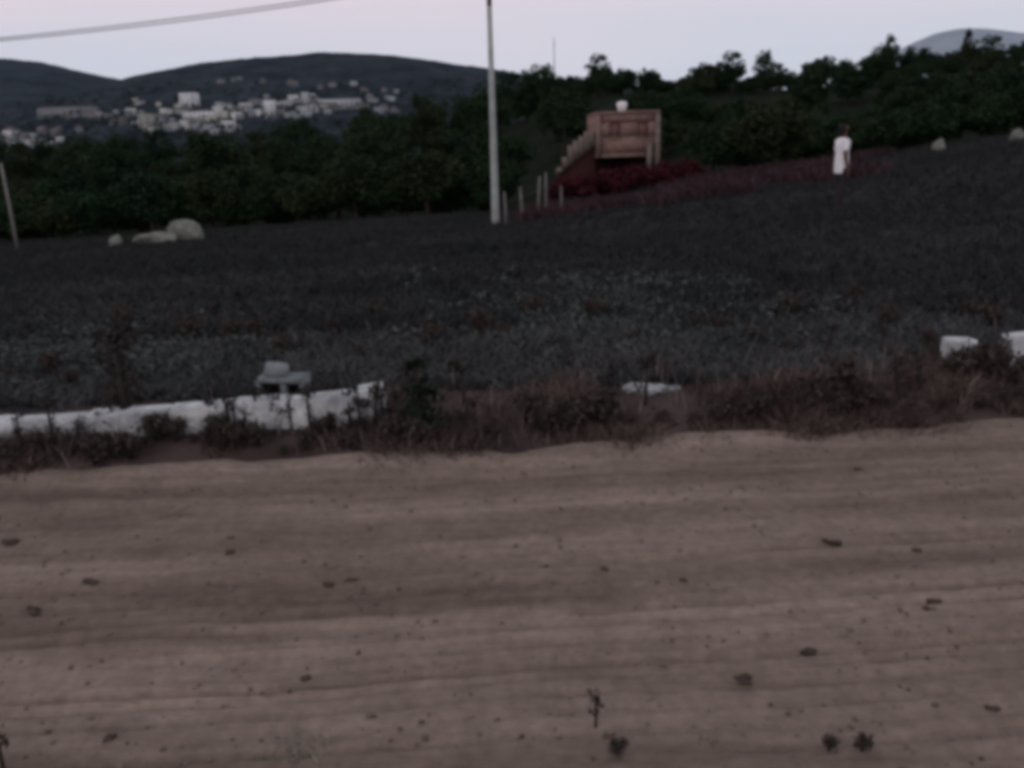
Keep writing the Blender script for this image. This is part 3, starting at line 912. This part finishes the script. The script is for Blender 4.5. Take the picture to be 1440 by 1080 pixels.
c0 = Vector((pole.location.x + pp(0.97)[0], PY, gz + pp(0.97)[2] + 0.16))
for off, lab in ((-0.17, 'nearer power cable running from the pole top off to the left'), (0.17, 'farther power cable running from the pole top off to the left')):
    e = at(-260, 76, 28.0) + Vector((0, off * 0.7, 0.05 * off))
    a = c0 + Vector((0, off, 0))
    pts = []
    for q in range(25):
        f = q / 24; p = a.lerp(e, f); p.z -= 0.28 * 4 * f * (1 - f) * (1 if off < 0 else 1.2); pts.append(p)
    b = MB(); b.tube(pts, 0.016, 6); o = b.build('power_cable', M['cable'], None, True)
    tag(o, lab, 'cable', 'power cables at the pole')
# far mast
m_ = at(780, 110, 128)
mast = empty('radio_mast', (m_.x, 128, float(H(m_.x, 128))))
tag(mast, 'thin distant mast rising over the trees right of the pole', 'mast')
top = at(779, 52, 128).z - mast.location.z
b = MB(); b.tube([(0, 0, -1), (0, 0, top)], [0.10, 0.05], 6); b.build('shaft', M['mast'], mast)
b = MB(); b.box((0, 0, top * 0.9), (0.5, 0.05, 0.05)); b.build('aerial', M['mast'], mast)

# left post
p = ground_at(25, 352); h = 118 * p.y / FPX
o = empty('fence_post', p); tag(o, 'weathered grey wooden post leaning at the field\'s left end', 'post')
b = MB(); b.tube([(0, 0, -0.3), (-0.02, 0, h * 0.5), (-0.07, 0, h)], [0.07, 0.062, 0.05], 8); b.build('shaft', M['post'], o, True)
b = MB(); b.tube([(-0.12, -0.065, h * 0.8), (0.02, -0.068, h * 0.8 - 0.01)], 0.008, 5); b.build('wire_staple', M['cable'], o)

# ------------------------------------------------------------------ boulders
def rock(name, loc, size, seed, m, parent=None, sub=3, rough=0.35, squash=(1, 1, 1)):
    bm = bmesh.new()
    bmesh.ops.create_icosphere(bm, subdivisions=sub, radius=0.5)
    co = np.array([v.co[:] for v in bm.verts])
    r = 1 + rough * (fbm(co[:, 0] * 2.1 + seed * 3.1, co[:, 1] * 2.1 + co[:, 2] * 1.7, seed, 4))
    r += 0.3 * rough * vnoise(co[:, 0] * 7 + seed, co[:, 2] * 7 + co[:, 1] * 5, seed + 2)
    co = co * r[:, None] * np.array(squash) * size
    co[:, 2] = np.maximum(co[:, 2], -0.25 * size * squash[2])
    for v, c in zip(bm.verts, co): v.co = c
    me = bpy.data.meshes.new(name); bm.to_mesh(me); bm.free()
    me.materials.append(m)
    o = bpy.data.objects.new(name, me); col.objects.link(o)
    o.location = Vector(loc) + Vector((0, 0, 0.1 * size * squash[2]))
    return o
p = ground_at(258, 336); s = 46 * p.y / FPX
tag(rock('boulder', p, s, 3, M['rock'], squash=(1.0, 0.8, 0.9), rough=1.0), 'large pale grey boulder at the edge of the dark trees', 'boulder')
p = ground_at(222, 340); s = 44 * p.y / FPX
tag(rock('boulder', p, s, 8, M['rock'], squash=(1.3, 0.8, 0.5), rough=0.6), 'low flat stone against the left foot of the large boulder', 'boulder')
p = ground_at(163, 345); s = 20 * p.y / FPX
tag(rock('boulder', p, s, 5, M['rock'], squash=(0.9, 0.8, 1.1)), 'small upright pale stone left of the large boulder', 'boulder')
p = on_ground(at(1320, 208, 36).x, 36)
tag(rock('boulder', p, 0.62, 6, M['rock'], squash=(0.8, 0.8, 1.2)), 'small pale stone at the field edge right of the person', 'boulder')
p = on_ground(at(1432, 180, 36).x, 36)
tag(rock('boulder', p, 0.7, 7, M['rock'], squash=(0.8, 0.8, 1.1)), 'dim pale stone at the far right edge of the field', 'boulder')

# ------------------------------------------------------------------ person
def skinned(name, verts, edges, radii, m, parent, sub=2, root=0):
    me = bpy.data.meshes.new(name)
    me.from_pydata([tuple(v) for v in verts], edges, [])
    me.materials.append(m)
    o = bpy.data.objects.new(name, me); col.objects.link(o)
    if parent is not None: o.parent = parent
    sm = o.modifiers.new('skin', 'SKIN'); sm.use_smooth_shade = True
    for i_, r_ in enumerate(radii):
        rr = r_ if hasattr(r_, '__len__') else (r_, r_)
        me.skin_vertices[0].data[i_].radius = rr
        me.skin_vertices[0].data[i_].use_root = (i_ == root)
    ss = o.modifiers.new('sub', 'SUBSURF'); ss.levels = sub; ss.render_levels = sub
    return o

pp_ = ground_at(1180, 297)
PH = pp_.y / FPX * 116 / 1.70
person = empty('person', pp_, R(98))
person.scale = (PH, PH, PH)
tag(person, 'person in a long loose white shirt standing alone on the dark field', 'person')
# joints in metres, figure 1.70 m tall, facing -Y
J = [(0, 0, 0.92), (0, 0.01, 1.08), (0, 0.015, 1.25), (0, 0.01, 1.38), (0, 0.0, 1.46), (0, -0.01, 1.53),          # 0-5 pelvis..neck
     (0.09, 0, 0.88), (0.105, -0.06, 0.49), (0.11, -0.05, 0.09), (0.115, -0.17, 0.035),                        # 6-9 left leg
     (-0.09, 0, 0.88), (-0.10, 0.03, 0.49), (-0.11, 0.12, 0.10), (-0.115, 0.01, 0.035),                       # 10-13 right leg
     (0.15, 0.01, 1.375), (0.192, 0.035, 1.11), (0.20, -0.04, 0.87), (0.197, -0.06, 0.79),                      # 14-17 left arm
     (-0.15, 0.01, 1.375), (-0.192, 0.045, 1.11), (-0.20, -0.01, 0.87), (-0.197, -0.03, 0.79)]                   # 18-21 right arm
Ed = [(0, 1), (1, 2), (2, 3), (3, 4), (4, 5), (0, 6), (6, 7), (7, 8), (8, 9), (0, 10), (10, 11), (11, 12), (12, 13),
      (3, 14), (14, 15), (15, 16), (16, 17), (3, 18), (18, 19), (19, 20), (20, 21)]
Rd = [(0.14, 0.10), (0.125, 0.09), (0.14, 0.10), (0.12, 0.085), 0.055, 0.05, 0.075, 0.052, 0.038, 0.035, 0.075, 0.052, 0.038, 0.035,
      0.055, 0.042, 0.030, 0.034, 0.055, 0.042, 0.030, 0.034]
V_, E_, R_ = list(J), list(Ed), list(Rd)
# head grown on the neck
hd = [(0, -0.015, 1.585), (0, -0.01, 1.63), (0, 0.0, 1.675)]
b0 = len(V_); V_ += hd; E_ += [(5, b0), (b0, b0 + 1), (b0 + 1, b0 + 2)]; R_ += [(0.062, 0.075), (0.075, 0.092), (0.055, 0.07)]
# fingers and thumbs
for hand, sx in ((17, 1), (21, -1)):
    hx_, hy_, hz_ = J[hand]
    for q, (dy, ln) in enumerate(((-0.03, 0.075), (-0.01, 0.085), (0.01, 0.08), (0.03, 0.06))):
        b0 = len(V_)
        V_ += [(hx_, hy_ + dy, hz_ - 0.045), (hx_ - sx * 0.006, hy_ + dy - 0.006, hz_ - 0.045 - ln * 0.5), (hx_ - sx * 0.022, hy_ + dy - 0.014, hz_ - 0.045 - ln)]
        E_ += [(hand, b0), (b0, b0 + 1), (b0 + 1, b0 + 2)]; R_ += [0.0095, 0.0085, 0.007]
    b0 = len(V_)
    V_ += [(hx_ - sx * 0.01, hy_ - 0.045, hz_ - 0.015), (hx_ - sx * 0.018, hy_ - 0.062, hz_ - 0.05)]
    E_ += [(hand, b0), (b0, b0 + 1)]; R_ += [0.0105, 0.008]
skinned('body', V_, E_, R_, M['skin'], person)
# face
b = MB(); b.tube([(0, -0.095, 1.645), (0, -0.118, 1.605), (0, -0.095, 1.598)], [0.007, 0.014, 0.009], 8); b.build('nose', M['skin'], person, True)
for sx in (-1, 1):
    b = MB(); b.lathe([(0.001, -0.009), (0.008, -0.005), (0.010, 0), (0.008, 0.005), (0.001, 0.009)], 10, (sx * 0.031, -0.086, 1.632)); b.build('eye', M['eye'], person, True)
    b = MB(); b.lathe([(0.001, -0.032), (0.012, -0.02), (0.015, 0.01), (0.008, 0.03), (0.001, 0.034)], 8, (sx * 0.078, 0.0, 1.618)); b.build('ear', M['skin'], person, True)
b = MB(); b.tube([(-0.026, -0.083, 1.572), (0, -0.092, 1.57), (0.026, -0.083, 1.572)], [0.004, 0.007, 0.004], 6); b.build('mouth', M['shutter'], person, True)
skinned('hair', [(0, 0.045, 1.46), (0, 0.035, 1.56), (0, 0.018, 1.645), (0, 0.006, 1.695)], [(0, 1), (1, 2), (2, 3)], [(0.06, 0.035), (0.078, 0.065), (0.090, 0.094), (0.066, 0.078)], M['hair'], person)
# long loose shirt with sleeves
sv = [(0, 0.01, 0.73), (0, 0.0, 0.90), (0, 0.012, 1.08), (0, 0.016, 1.25), (0, 0.01, 1.385), (0, 0.005, 1.44),
      (0.15, 0.01, 1.375), (0.185, 0.03, 1.16), (-0.15, 0.01, 1.375), (-0.185, 0.04, 1.16)]
skinned('shirt', sv, [(0, 1), (1, 2), (2, 3), (3, 4), (4, 5), (4, 6), (6, 7), (4, 8), (8, 9)],
        [(0.165, 0.14), (0.17, 0.145), (0.165, 0.125), (0.172, 0.128), (0.15, 0.11), (0.07, 0.065), 0.068, 0.062, 0.068, 0.062], M['shirt'], person, root=1)
# dark trousers
tv = [(0, 0, 0.94), (0.092, -0.005, 0.84), (0.106, -0.06, 0.49), (0.111, -0.05, 0.07), (-0.092, 0, 0.84), (-0.101, 0.03, 0.49), (-0.111, 0.115, 0.08)]
skinned('trousers', tv, [(0, 1), (1, 2), (2, 3), (0, 4), (4, 5), (5, 6)], [(0.13, 0.09), 0.082, 0.070, 0.06, 0.082, 0.070, 0.06], M['trousers'], person)
for sx, y0_, y1_ in ((1, -0.02, -0.2), (-1, 0.15, -0.02)):
    b = MB(); x_ = sx * 0.113
    b.tube([(x_, y0_, 0.04), (x_, (y0_ + y1_) / 2, 0.045), (x_, y1_, 0.03)], [0.055, 0.058, 0.046], 10); b.build('shoe', M['shoe'], person, True)

# ------------------------------------------------------------------ low white wall remnants (whitewashed blocks)
def wall_run(label, pxs, depth_shift=0.0, gap=(), hpx=38, seed=0):
    """pxs: list of (px, bottom py, top py) along the wall"""
    P = [(ground_at(px, pb), (pb - pt)) for px, pb, pt in pxs]
    x0_, x1_ = P[0][0].x, P[-1][0].x
    base = P[0][0]
    r = empty('low_wall', base); tag(r, label, 'low wall', 'remnants of the low white wall')
    xs_ = [p.x for p, _ in P]; ys_ = [p.y for p, _ in P]; hs_ = [h * p.y / FPX for p, h in P]; zs_ = [p.z for p, _ in P]
    x = x0_
    random.seed(seed)
    while x < x1_ - 0.05:
        ln = min(random.uniform(0.30, 0.48), x1_ - x)
        xm = x + ln / 2
        y = float(np.interp(xm, xs_, ys_)); h = float(np.interp(xm, xs_, hs_)) * random.uniform(0.97, 1.05)
        slope = (np.interp(xm + 0.1, xs_, ys_) - np.interp(xm - 0.1, xs_, ys_)) / 0.2
        g = float(np.interp(xm, xs_, zs_)); tl = (np.interp(xm + 0.15, xs_, zs_) + np.interp(xm + 0.15, xs_, hs_) - np.interp(xm - 0.15, xs_, zs_) - np.interp(xm - 0.15, xs_, hs_)) / 0.3
        b = MB()
        b.box((xm - base.x, y - base.y, g - base.z + h / 2 - 0.04), (ln - 0.008, 0.13, h + 0.08), math.atan(slope) + random.uniform(-0.03, 0.03), 0.008, (random.uniform(-0.05, 0.05), -0.6 * math.atan(tl) + random.uniform(-0.012, 0.012)))
        o = b.build('block', M['whitewash'], r)
        bv = o.modifiers.new('bevel', 'BEVEL'); bv.width = 0.012; bv.segments = 2
        x += ln
    return r
wall_run('long low whitewashed wall half hidden by weeds on the left', [(-160, 630, 606), (0, 616, 589), (150, 609, 578), (300, 601, 563), (420, 596, 556), (480, 592, 550), (546, 588, 537)], seed=4)
p = ground_at(905, 552)
tag(rock('concrete_slab', p, 0.23, 31, M['slab'], squash=(1.0, 0.6, 0.30), rough=0.9), 'low flat pale slab of concrete lying deep in weeds near the middle', 'concrete slab')
p = ground_at(938, 549)
tag(rock('concrete_slab', p, 0.14, 33, M['block'], squash=(1.4, 0.6, 0.3), rough=0.5), 'small dull flake of concrete right of the low flat slab', 'concrete slab')
wall_run('low white wall in two broken pieces at the right edge', [(1326, 516, 474), (1365, 514, 474)], seed=9)
wall_run('low white wall end leaving the picture at the right edge', [(1408, 512, 470), (1470, 508, 464), (1600, 500, 456)], seed=12)

# hollow block debris behind the long wall
p = ground_at(400, 580)
p = Vector((p.x, p.y + 0.18, float(H(p.x, p.y + 0.18))))
k_ = p.y / FPX
def rel(px, py): q = at(px, py, p.y); return q.x - p.x, q.z - p.z
blk = empty('hollow_block', p, 0.0)
tag(blk, 'broken hollow concrete block with dark openings tipped behind the white wall', 'concrete block')
zt_ = rel(400, 527)[1]; zb_ = -0.05; xl, xr = rel(366, 540)[0], rel(432, 540)[0]
w_ = xr - xl
b = MB()
hgt = zt_ - zb_
b.box(((xl + xr) / 2, 0, zt_ - 0.02), (w_, 0.16, 0.035), 0, 0.006, (0, 0.05))
b.box(((xl + xr) / 2, 0, zb_ + (hgt - 0.12) / 2), (w_, 0.16, hgt - 0.12), 0, 0.006)
for f in (0.02, 0.55, 0.96):
    b.box((xl + f * w_, 0, zt_ - 0.08), (0.03, 0.16, 0.12), 0, 0.005)
b.build('shell', M['block'], blk)
b = MB(); b.box(((xl + xr) / 2, 0.07, zt_ - 0.08), (w_ - 0.03, 0.012, 0.08)); b.build('opening_shade', M['clod'], blk)  # dark backing sheet, standing in for the shade inside the openings
sl = empty('concrete_slab', (p.x, p.y, p.z))
tag(sl, 'small pale slab of broken concrete lying on top of the hollow block', 'concrete slab')
b = MB(); sx_, sz_ = rel(389, 516); b.box((sx_, 0, zt_ + 0.045), (0.15, 0.13, 0.075), 0.1, 0.022, (0.05, 0.22)); o = b.build('slab', M['block'], sl)
o.modifiers.new('bevel', 'BEVEL').width = 0.01
# ------------------------------------------------------------------ grass and weeds (stuff)
def blades(name, P, h, w, m, spread=0.5, per=1, kind='stuff', label=None):
    n = len(P)
    P = np.repeat(P, per, 0); n = len(P)
    hh = (h if np.isscalar(h) else np.repeat(h, per)) * rng.uniform(0.4, 1.25, n)
    a = rng.uniform(0, 6.283, n)
    bd = rng.normal(size=(n, 2)) * spread * hh[:, None]
    ww = w * rng.uniform(0.6, 1.3, n)
    off = rng.normal(size=(n, 2)) * 0.03
    B = P + np.c_[off, np.full(n, -0.02)]
    side = np.c_[np.cos(a), np.sin(a), np.zeros(n)] * ww[:, None] / 2
    mid = B + np.c_[bd * 0.35, hh * 0.6]; tip = B + np.c_[bd, hh]
    V = np.stack([B - side, B + side, mid + side * 0.7, mid - side * 0.7, tip], 1).reshape(-1, 3)
    i = np.arange(n)[:, None] * 5
    me = new_mesh(name, V, [i + [0, 1, 2, 3], i + [3, 2, 4]])
    me.materials.append(m)
    o = bpy.data.objects.new(name, me); col.objects.link(o)
    tag(o, label, None, None, kind)
    return o

def scatter(n, ymin, ymax, wid=0.72, power=1.0):
    y = ymin + (ymax - ymin) * rng.random(n) ** power
    x = (rng.random(n) * 2 - 1) * (y * wid + 0.6)
    return x, y
def pts_on(x, y): return np.c_[x, y, H(x, y)]

# dark field grass
x, y = scatter(60000, 7.5, 46, power=1.2)
m1 = vnoise(x * 0.25, y * 0.25, 61) > -0.46
blades('grass', pts_on(x[m1], y[m1]), 0.10 + 0.003 * y[m1], 0.024, M['grass_dark'], 0.8, 3, label='dark low grass covering the field')
# grey green weed patches in the middle ground
x, y = scatter(52000, E0 + 0.9, 13.5, power=1.3)
m1 = (vnoise(x * 0.55, y * 0.55, 62) + 0.5 * vnoise(x * 1.7, y * 1.7, 63)) > -0.22
x, y = x[m1], y[m1]
blades('weeds', pts_on(x, y), 0.09 + 0.05 * vnoise(x, y, 4), 0.018, M['grass_grey'], 0.9, 2, label='grey green low weeds between wall and field')
# lumpy grey green scrub: a broad patch in the middle, another behind the long wall
mb = MB()
for _ in range(900):
    if rng.random() < 0.6: px, py = rng.normal(860, 130), rng.normal(452, 34)
    else: px, py = rng.normal(170, 110), rng.normal(505, 28)
    if py < 395: continue
    p = ground_at(px, py)
    sc = rng.uniform(0.4, 1.2) * 0.0042 * p.y
    q = rng.normal(size=(int(rng.uniform(12, 30)), 3)) * [2.4 * sc, 2.4 * sc, 0.9 * sc] + np.array(p) + [0, 0, 1.4 * sc]
    mb.leaves(q, 0.85 * sc, 0.5, 1.8)
tag(mb.build('scrub', M['scrub']), 'lumpy grey green scrub in the middle ground', None, None, 'stuff')
# dark weeds crowding the foot of the white walls
for (a, b_, n_) in (((-40, 612), (560, 584), 5200), ((1310, 520), (1460, 510), 1500)):
    f = rng.random(n_); P = []
    pa = ground_at(a[0], a[1] + 8); pb_ = ground_at(b_[0], b_[1] + 8)
    x = pa.x + f * (pb_.x - pa.x); y = pa.y + f * (pb_.y - pa.y) - np.abs(rng.normal(0, 0.10, n_)) - 0.03
    keep_ = vnoise(x * 5, y * 3, 91) > -0.15
    x, y = x[keep_], y[keep_]
    blades('weeds', pts_on(x, y), 0.03 + 0.10 * np.clip(vnoise(x * 9, y * 0, 92) + 0.2, 0, 1), 0.012, M['verge'], 0.5, 2, label='dark low weeds crowding the foot of the white wall')
# brown dry fringe along the road edge
n = 34000
x = rng.uniform(-5.5, 6.5, n); v = np.abs(rng.normal(0.36, 0.34, n)) * (0.9 + 0.6 * vnoise(x * 1.2, x * 0, 70)) * (1 + 0.22 * np.clip(x, 0, 6)) - 0.12
m1 = vnoise(x * 2.2, v * 2, 71) + 0.35 * vnoise(x * 6, v * 6, 72) > -0.10
x, v = x[m1], v[m1]
y = edge(x) + v
blades('dry_grass', pts_on(x, y), 0.03 + 0.16 * np.clip(vnoise(x * 3.1, v * 2, 73) + 0.3, 0, 1), 0.010, M['grass_dry'], 0.8, 2, label='dry brown grass fringing the far road edge')
n = 900
x = rng.uniform(-4.5, 6.0, n); v = np.abs(rng.normal(0.4, 0.3, n)) * (1 + 0.2 * np.clip(x, 0, 6))
m1 = vnoise(x * 1.7, v, 75) > 0.0
x, v = x[m1], v[m1]
blades('dry_grass', pts_on(x, edge(x) + v), 0.20, 0.009, M['straw'], 0.25, 1, label='thin pale dry stalks standing in the verge')
# reddish grass below the brick house and around the person
x, y = scatter(9000, 24, 50, 0.6)
x = rng.uniform(0.5, 17, len(y)) * (y / 40)
m1 = vnoise(x * 0.4, y * 0.2, 81) + 0.3 * np.cos((x / y - 0.24) * 9) > 0.05
blades('reddish_grass', pts_on(x[m1], y[m1]), 0.42, 0.06, M['grass_red'], 0.6, 2, label='reddish dry grass between brick house and person')

# gravel on the road
mb = MB()
ico = bmesh.new(); bmesh.ops.create_icosphere(ico, subdivisions=1, radius=1.0)
iv = np.array([v_.co[:] for v_ in ico.verts]); it = np.array([[v_.index for v_ in f.verts] for f in ico.faces]); ico.free()
for _ in range(6000):
    y = rng.uniform(1.7, 5.4); x = rng.uniform(-1, 1) * (0.68 * y + 0.3)
    v = edge(x) - y
    if v < 0.02: continue
    s = 0.002 + 0.009 * rng.random() ** 5
    q = iv * rng.uniform(0.6, 1.2, 3) * s * (1 + rng.uniform(-0.2, 0.2, iv.shape)) + [x, y, road_z(x, v) + s * 0.25]
    mb._add(q, None, it)
o = mb.build('gravel', M['gravel']); tag(o, 'fine gravel scattered over the dirt road', None, None, 'stuff')

# ------------------------------------------------------------------ stones and clods on the road
clods = [(15, 762, 26, 'dark flat clod at the left edge of the road'), (325, 777, 15, 'dark round stone in the upper left road, lower of a close pair'),
         (324, 756, 12, 'small dark stone just beyond its twin in the upper left road'), (50, 862, 26, 'dark oblong clod near the left edge, below a wheel rut'),
         (128, 829, 22, 'thin dark clod lying in a rut left of the road middle'), (462, 823, 20, 'dark clod beside its neighbour left of the road middle'),
         (492, 817, 18, 'dark clod right of its neighbour left of the road middle'), (432, 968, 18, 'flat brown stone in the lower left of the road'),
         (155, 1038, 20, 'dark stone at the bottom left of the road'), (1047, 963, 28, 'large dark clod resting in the rut low on the right'),
         (1138, 911, 24, 'dark oval stone on the road right of the middle'), (1312, 843, 20, 'upright dark clod on the right of the road'),
         (1303, 856, 14, 'small dark chip under the upright clod'), (1206, 661, 12, 'small dark stone near the far right road edge'),
         (1288, 772, 16, 'brown stone on the upper right of the road'), (850, 800, 14, 'small brown stone just right of the road middle'),
         (765, 799, 16, 'flat brown stone in the middle of the road'), (962, 816, 14, 'faint brown stone right of the road middle'),
         (1170, 770, 22, 'low brown clod in the upper right wheel track'), (1395, 998, 18, 'small stone at the lower right edge of the road'),
         (735, 1035, 12, 'tiny dark stone at the bottom middle of the road')]
for q, (px, py, wpx, lab) in enumerate(clods):
    p = road_at(px, py); s = 0.8 * wpx * (p - Vector((0, 0, CAM_Z))).length / FPX
    o = rock('stone', p, s, 20 + q, M['clod'], sub=3, squash=(1.0, random.uniform(0.5, 0.9), random.uniform(0.35, 0.6)), rough=random.uniform(0.7, 1.4)); o.rotation_euler = (0, 0, random.uniform(-0.6, 0.6))
    tag(o, lab, 'stone', 'dark stones and clods on the dirt road')

# ------------------------------------------------------------------ individual weeds
def make_weed(seed, h, kind):
    """kind: stalk (thin dry stem), leafy (green), bush (brown)"""
    global rng
    keep = rng; rng = np.random.default_rng(seed)
    r = empty('weed', (0, 0, 0))
    t = MB(); l = MB()
    if kind in ('stalk', 'leafy'):
        top = np.array([rng.normal() * 0.08 * h, rng.normal() * 0.05 * h, h])
        rad = 0.011 if kind == 'stalk' else 0.010
        t.tube([(0, 0, -0.04), top * [0.3, 0.5, 0.5], top], [rad * 1.2, rad, rad * 0.45], 6)
        nb = 7 if kind == 'stalk' else 11
        for q in range(nb):
            f = rng.uniform(0.2, 0.95); a = rng.uniform(0, 6.28); ln = h * rng.uniform(0.12, 0.3) * (1.25 - f * 0.6)
            b0 = top * [f * 0.8, f * 0.8, f]
            tip = b0 + [math.cos(a) * ln * 0.7, math.sin(a) * ln * 0.7, ln * 0.75]
            t.tube([b0, tip], [rad * 0.5, rad * 0.2], 5)
            m_ = 5 if kind == 'stalk' else 14
            l.leaves(tip + rng.normal(size=(m_, 3)) * 0.05 * h, 0.022 if kind == 'stalk' else 0.034, 0.3, 2.0)
        if kind == 'leafy':
            l.leaves(rng.normal(size=(160, 3)) * [0.13 * h, 0.11 * h, 0.11 * h] + [0, 0, 0.24 * h], 0.034, 0.3, 2.0)
        else:
            l.leaves(rng.normal(size=(26, 3)) * [0.03, 0.03, 0.12 * h] + top * [1, 1, 0.9], 0.018, 0.5, 2.0)
    else:
        for q in range(16):
            a = rng.uniform(0, 6.28); rr = rng.uniform(0.1, 0.6) * h
            tip = np.array([math.cos(a) * rr, math.sin(a) * rr * 0.8, h * rng.uniform(0.5, 1.0)])
            t.tube([(0, 0, -0.03), tip * [0.45, 0.45, 0.55], tip], [0.007, 0.005, 0.002], 5)
            l.leaves(tip * rng.uniform(0.6, 1.0) + rng.normal(size=(26, 3)) * 0.11 * h, 0.026, 0.2, 1.8)
    t.build('stem', M['stalk'], r)
    l.build('foliage', {'stalk': M['stalk'], 'leafy': M['weed_green'], 'bush': M['weed_brown']}[kind], r)
    rng = keep
    return r
wp = {('stalk', 0): make_weed(1, 0.3, 'stalk'), ('stalk', 1): make_weed(2, 0.3, 'stalk'), ('stalk', 2): make_weed(3, 0.3, 'stalk'),
      ('leafy', 0): make_weed(4, 0.4, 'leafy'), ('bush', 0): make_weed(5, 0.3, 'bush'), ('bush', 1): make_weed(6, 0.3, 'bush')}
w_used = set()
def put_weed(kind, v, px, py, hpx, label, group=None, p=None, thin=1.0):
    p = p or ground_at(px, py)
    h = hpx * p.y / FPX * 1.03
    s = h / (0.4 if kind == 'leafy' else 0.3)
    key = (kind, v)
    sc_ = (max(s, 0.55) * thin, max(s, 0.55) * thin, s)
    if kind == 'bush': sc_ = (s, s, s)
    if key in w_used: o = copy_tree(wp[key], p, random.uniform(0, 6.28), sc_)
    else: o = wp[key]; w_used.add(key); o.location = p; o.scale = sc_
    if 'group' in o: del o['group']
    tag(o, label, 'weed', group)
    return o
GW = 'thin dark weeds in front of the long white wall'
for q, (px, py, h) in enumerate([(28, 622, 45), (75, 620, 60), (112, 624, 38), (140, 616, 38), (162, 612, 55), (235, 610, 34), (268, 610, 26), (303, 608, 48), (326, 607, 62),
                                 (345, 606, 36), (362, 605, 58), (395, 604, 52), (412, 602, 42), (437, 604, 58), (466, 600, 36), (492, 600, 62), (508, 604, 44), (525, 604, 70), (541, 598, 58), (562, 602, 52)]):
    put_weed('stalk', q % 3, px, py, h, nth(q) + ' thin dark weed along the long white wall counted from its left end', GW)
put_weed('stalk', 1, 178, 606, 140, 'tallest thin dark sapling rising above the left white wall')
put_weed('stalk', 2, 188, 600, 95, 'thin dark sapling just right of the tallest one')
put_weed('stalk', 0, 172, 592, 112, 'thin bare sapling leaning against the tallest one from behind')
put_weed('leafy', 0, 596, 612, 100, 'dark green leafy weed right of the long wall\'s end')
put_weed('stalk', 2, 590, 600, 96, 'dark stalk rising out of the dark green leafy weed')
put_weed('stalk', 1, 655, 596, 90, 'lone thin stalk between the green weed and the road middle')
put_weed('stalk', 0, 865, 572, 66, 'thin stalk left of the short pale wall stub')
put_weed('stalk', 1, 908, 570, 66, 'thin stalk in front of the short pale wall stub')
put_weed('bush', 0, 808, 605, 52, 'dark brown bushy weed at the middle of the far road edge')
put_weed('bush', 1, 845, 600, 62, 'dark brown bushy weed left of the short wall stub')
put_weed('bush', 0, 770, 610, 44, 'small brown bushy weed left of the dark ones at the road edge')
put_weed('bush', 1, 1010, 596, 40, 'low brown weed right of the short wall stub')
put_weed('bush', 0, 1060, 590, 44, 'low brown weed between the wall stub and the tall brown bush')
put_weed('bush', 1, 1178, 578, 82, 'tall brown bushy weed left of the right white wall')
put_weed('bush', 0, 1208, 580, 48, 'low brown weed at the foot of the tall brown bush')
put_weed('stalk', 2, 1262, 560, 62, 'thin stalk left of the right hand white wall')
put_weed('stalk', 0, 1292, 556, 58, 'thin stalk close to the right white wall\'s left end')
GR = 'brown weeds in front of the right white wall'
for q, (px, py, h) in enumerate([(1345, 540, 50), (1372, 536, 62), (1392, 538, 60), (1400, 530, 50), (1425, 545, 50)]):
    put_weed('bush', q % 2, px, py, h, nth(q) + ' brown bushy weed from the left before the right hand white wall', GR)
GB = 'low brown weeds along the far road edge'
for q in range(48):
    px = 6 + q * 30.5 + random.uniform(-10, 10)
    py = 652 - px * 0.0605 + random.uniform(-26, 14)
    put_weed('bush', q % 2, px, py, random.choice([16, 22, 28, 36, 46]), nth(q) + ' low brown weed along the far road edge counted from the left', GB)
GM = 'scattered dark weeds in the middle ground'
for q in range(44):
    px = -10 + (q + random.random()) * 33; py = random.uniform(455, 560) - px * 0.035
    put_weed(random.choice(['stalk', 'bush', 'bush']), q % 2, px, py, random.uniform(18, 42), nth(q) + ' small weed from the left in the grey patch behind the walls', GM)
# weeds on the near road
put_weed('stalk', 0, 838, 1022, 62, 'single thin stalk sprouting from the near road', p=road_at(838, 1022), thin=0.6)
put_weed('stalk', 1, 6, 1085, 160, 'tall thin dark stalk at the bottom left corner', p=road_at(6, 1085), thin=0.5)
put_weed('bush', 0, 868, 1062, 34, 'small dark weed at the bottom edge right of the middle', p=road_at(868, 1062))
put_weed('bush', 1, 1165, 1056, 30, 'left one of two small dark weeds at the bottom right', p=road_at(1165, 1056))
put_weed('bush', 0, 1212, 1056, 32, 'right one of two small dark weeds at the bottom right', p=road_at(1212, 1056))
p = road_at(400, 1062)
t = empty('grass_tuft', p); tag(t, 'pale green grass tuft at the bottom edge of the road', 'grass tuft')
P = np.c_[rng.normal(0, 0.05, 60), rng.normal(0, 0.04, 60), np.zeros(60)]
o = blades('blade', P, 0.06, 0.006, M['tuft_pale'], 0.8, 2, None); o.parent = t; o['kind'] = 'stuff'

# ------------------------------------------------------------------ air
hz_ = MB(); hz_.box((0, 0, 850), (30000, 30000, 1800))
m = bpy.data.materials.new('air'); m.use_nodes = True
m.node_tree.nodes.clear()
out = m.node_tree.nodes.new('ShaderNodeOutputMaterial'); vol = m.node_tree.nodes.new('ShaderNodeVolumePrincipled')
vol.inputs['Color'].default_value = (0.62, 0.78, 0.98, 1)
vol.inputs['Density'].default_value = 2.0e-5
m.node_tree.links.new(vol.outputs[0], out.inputs['Volume'])
haze = hz_.build('haze', m); tag(haze, 'thin dusk haze over the valley', None, None, 'stuff')
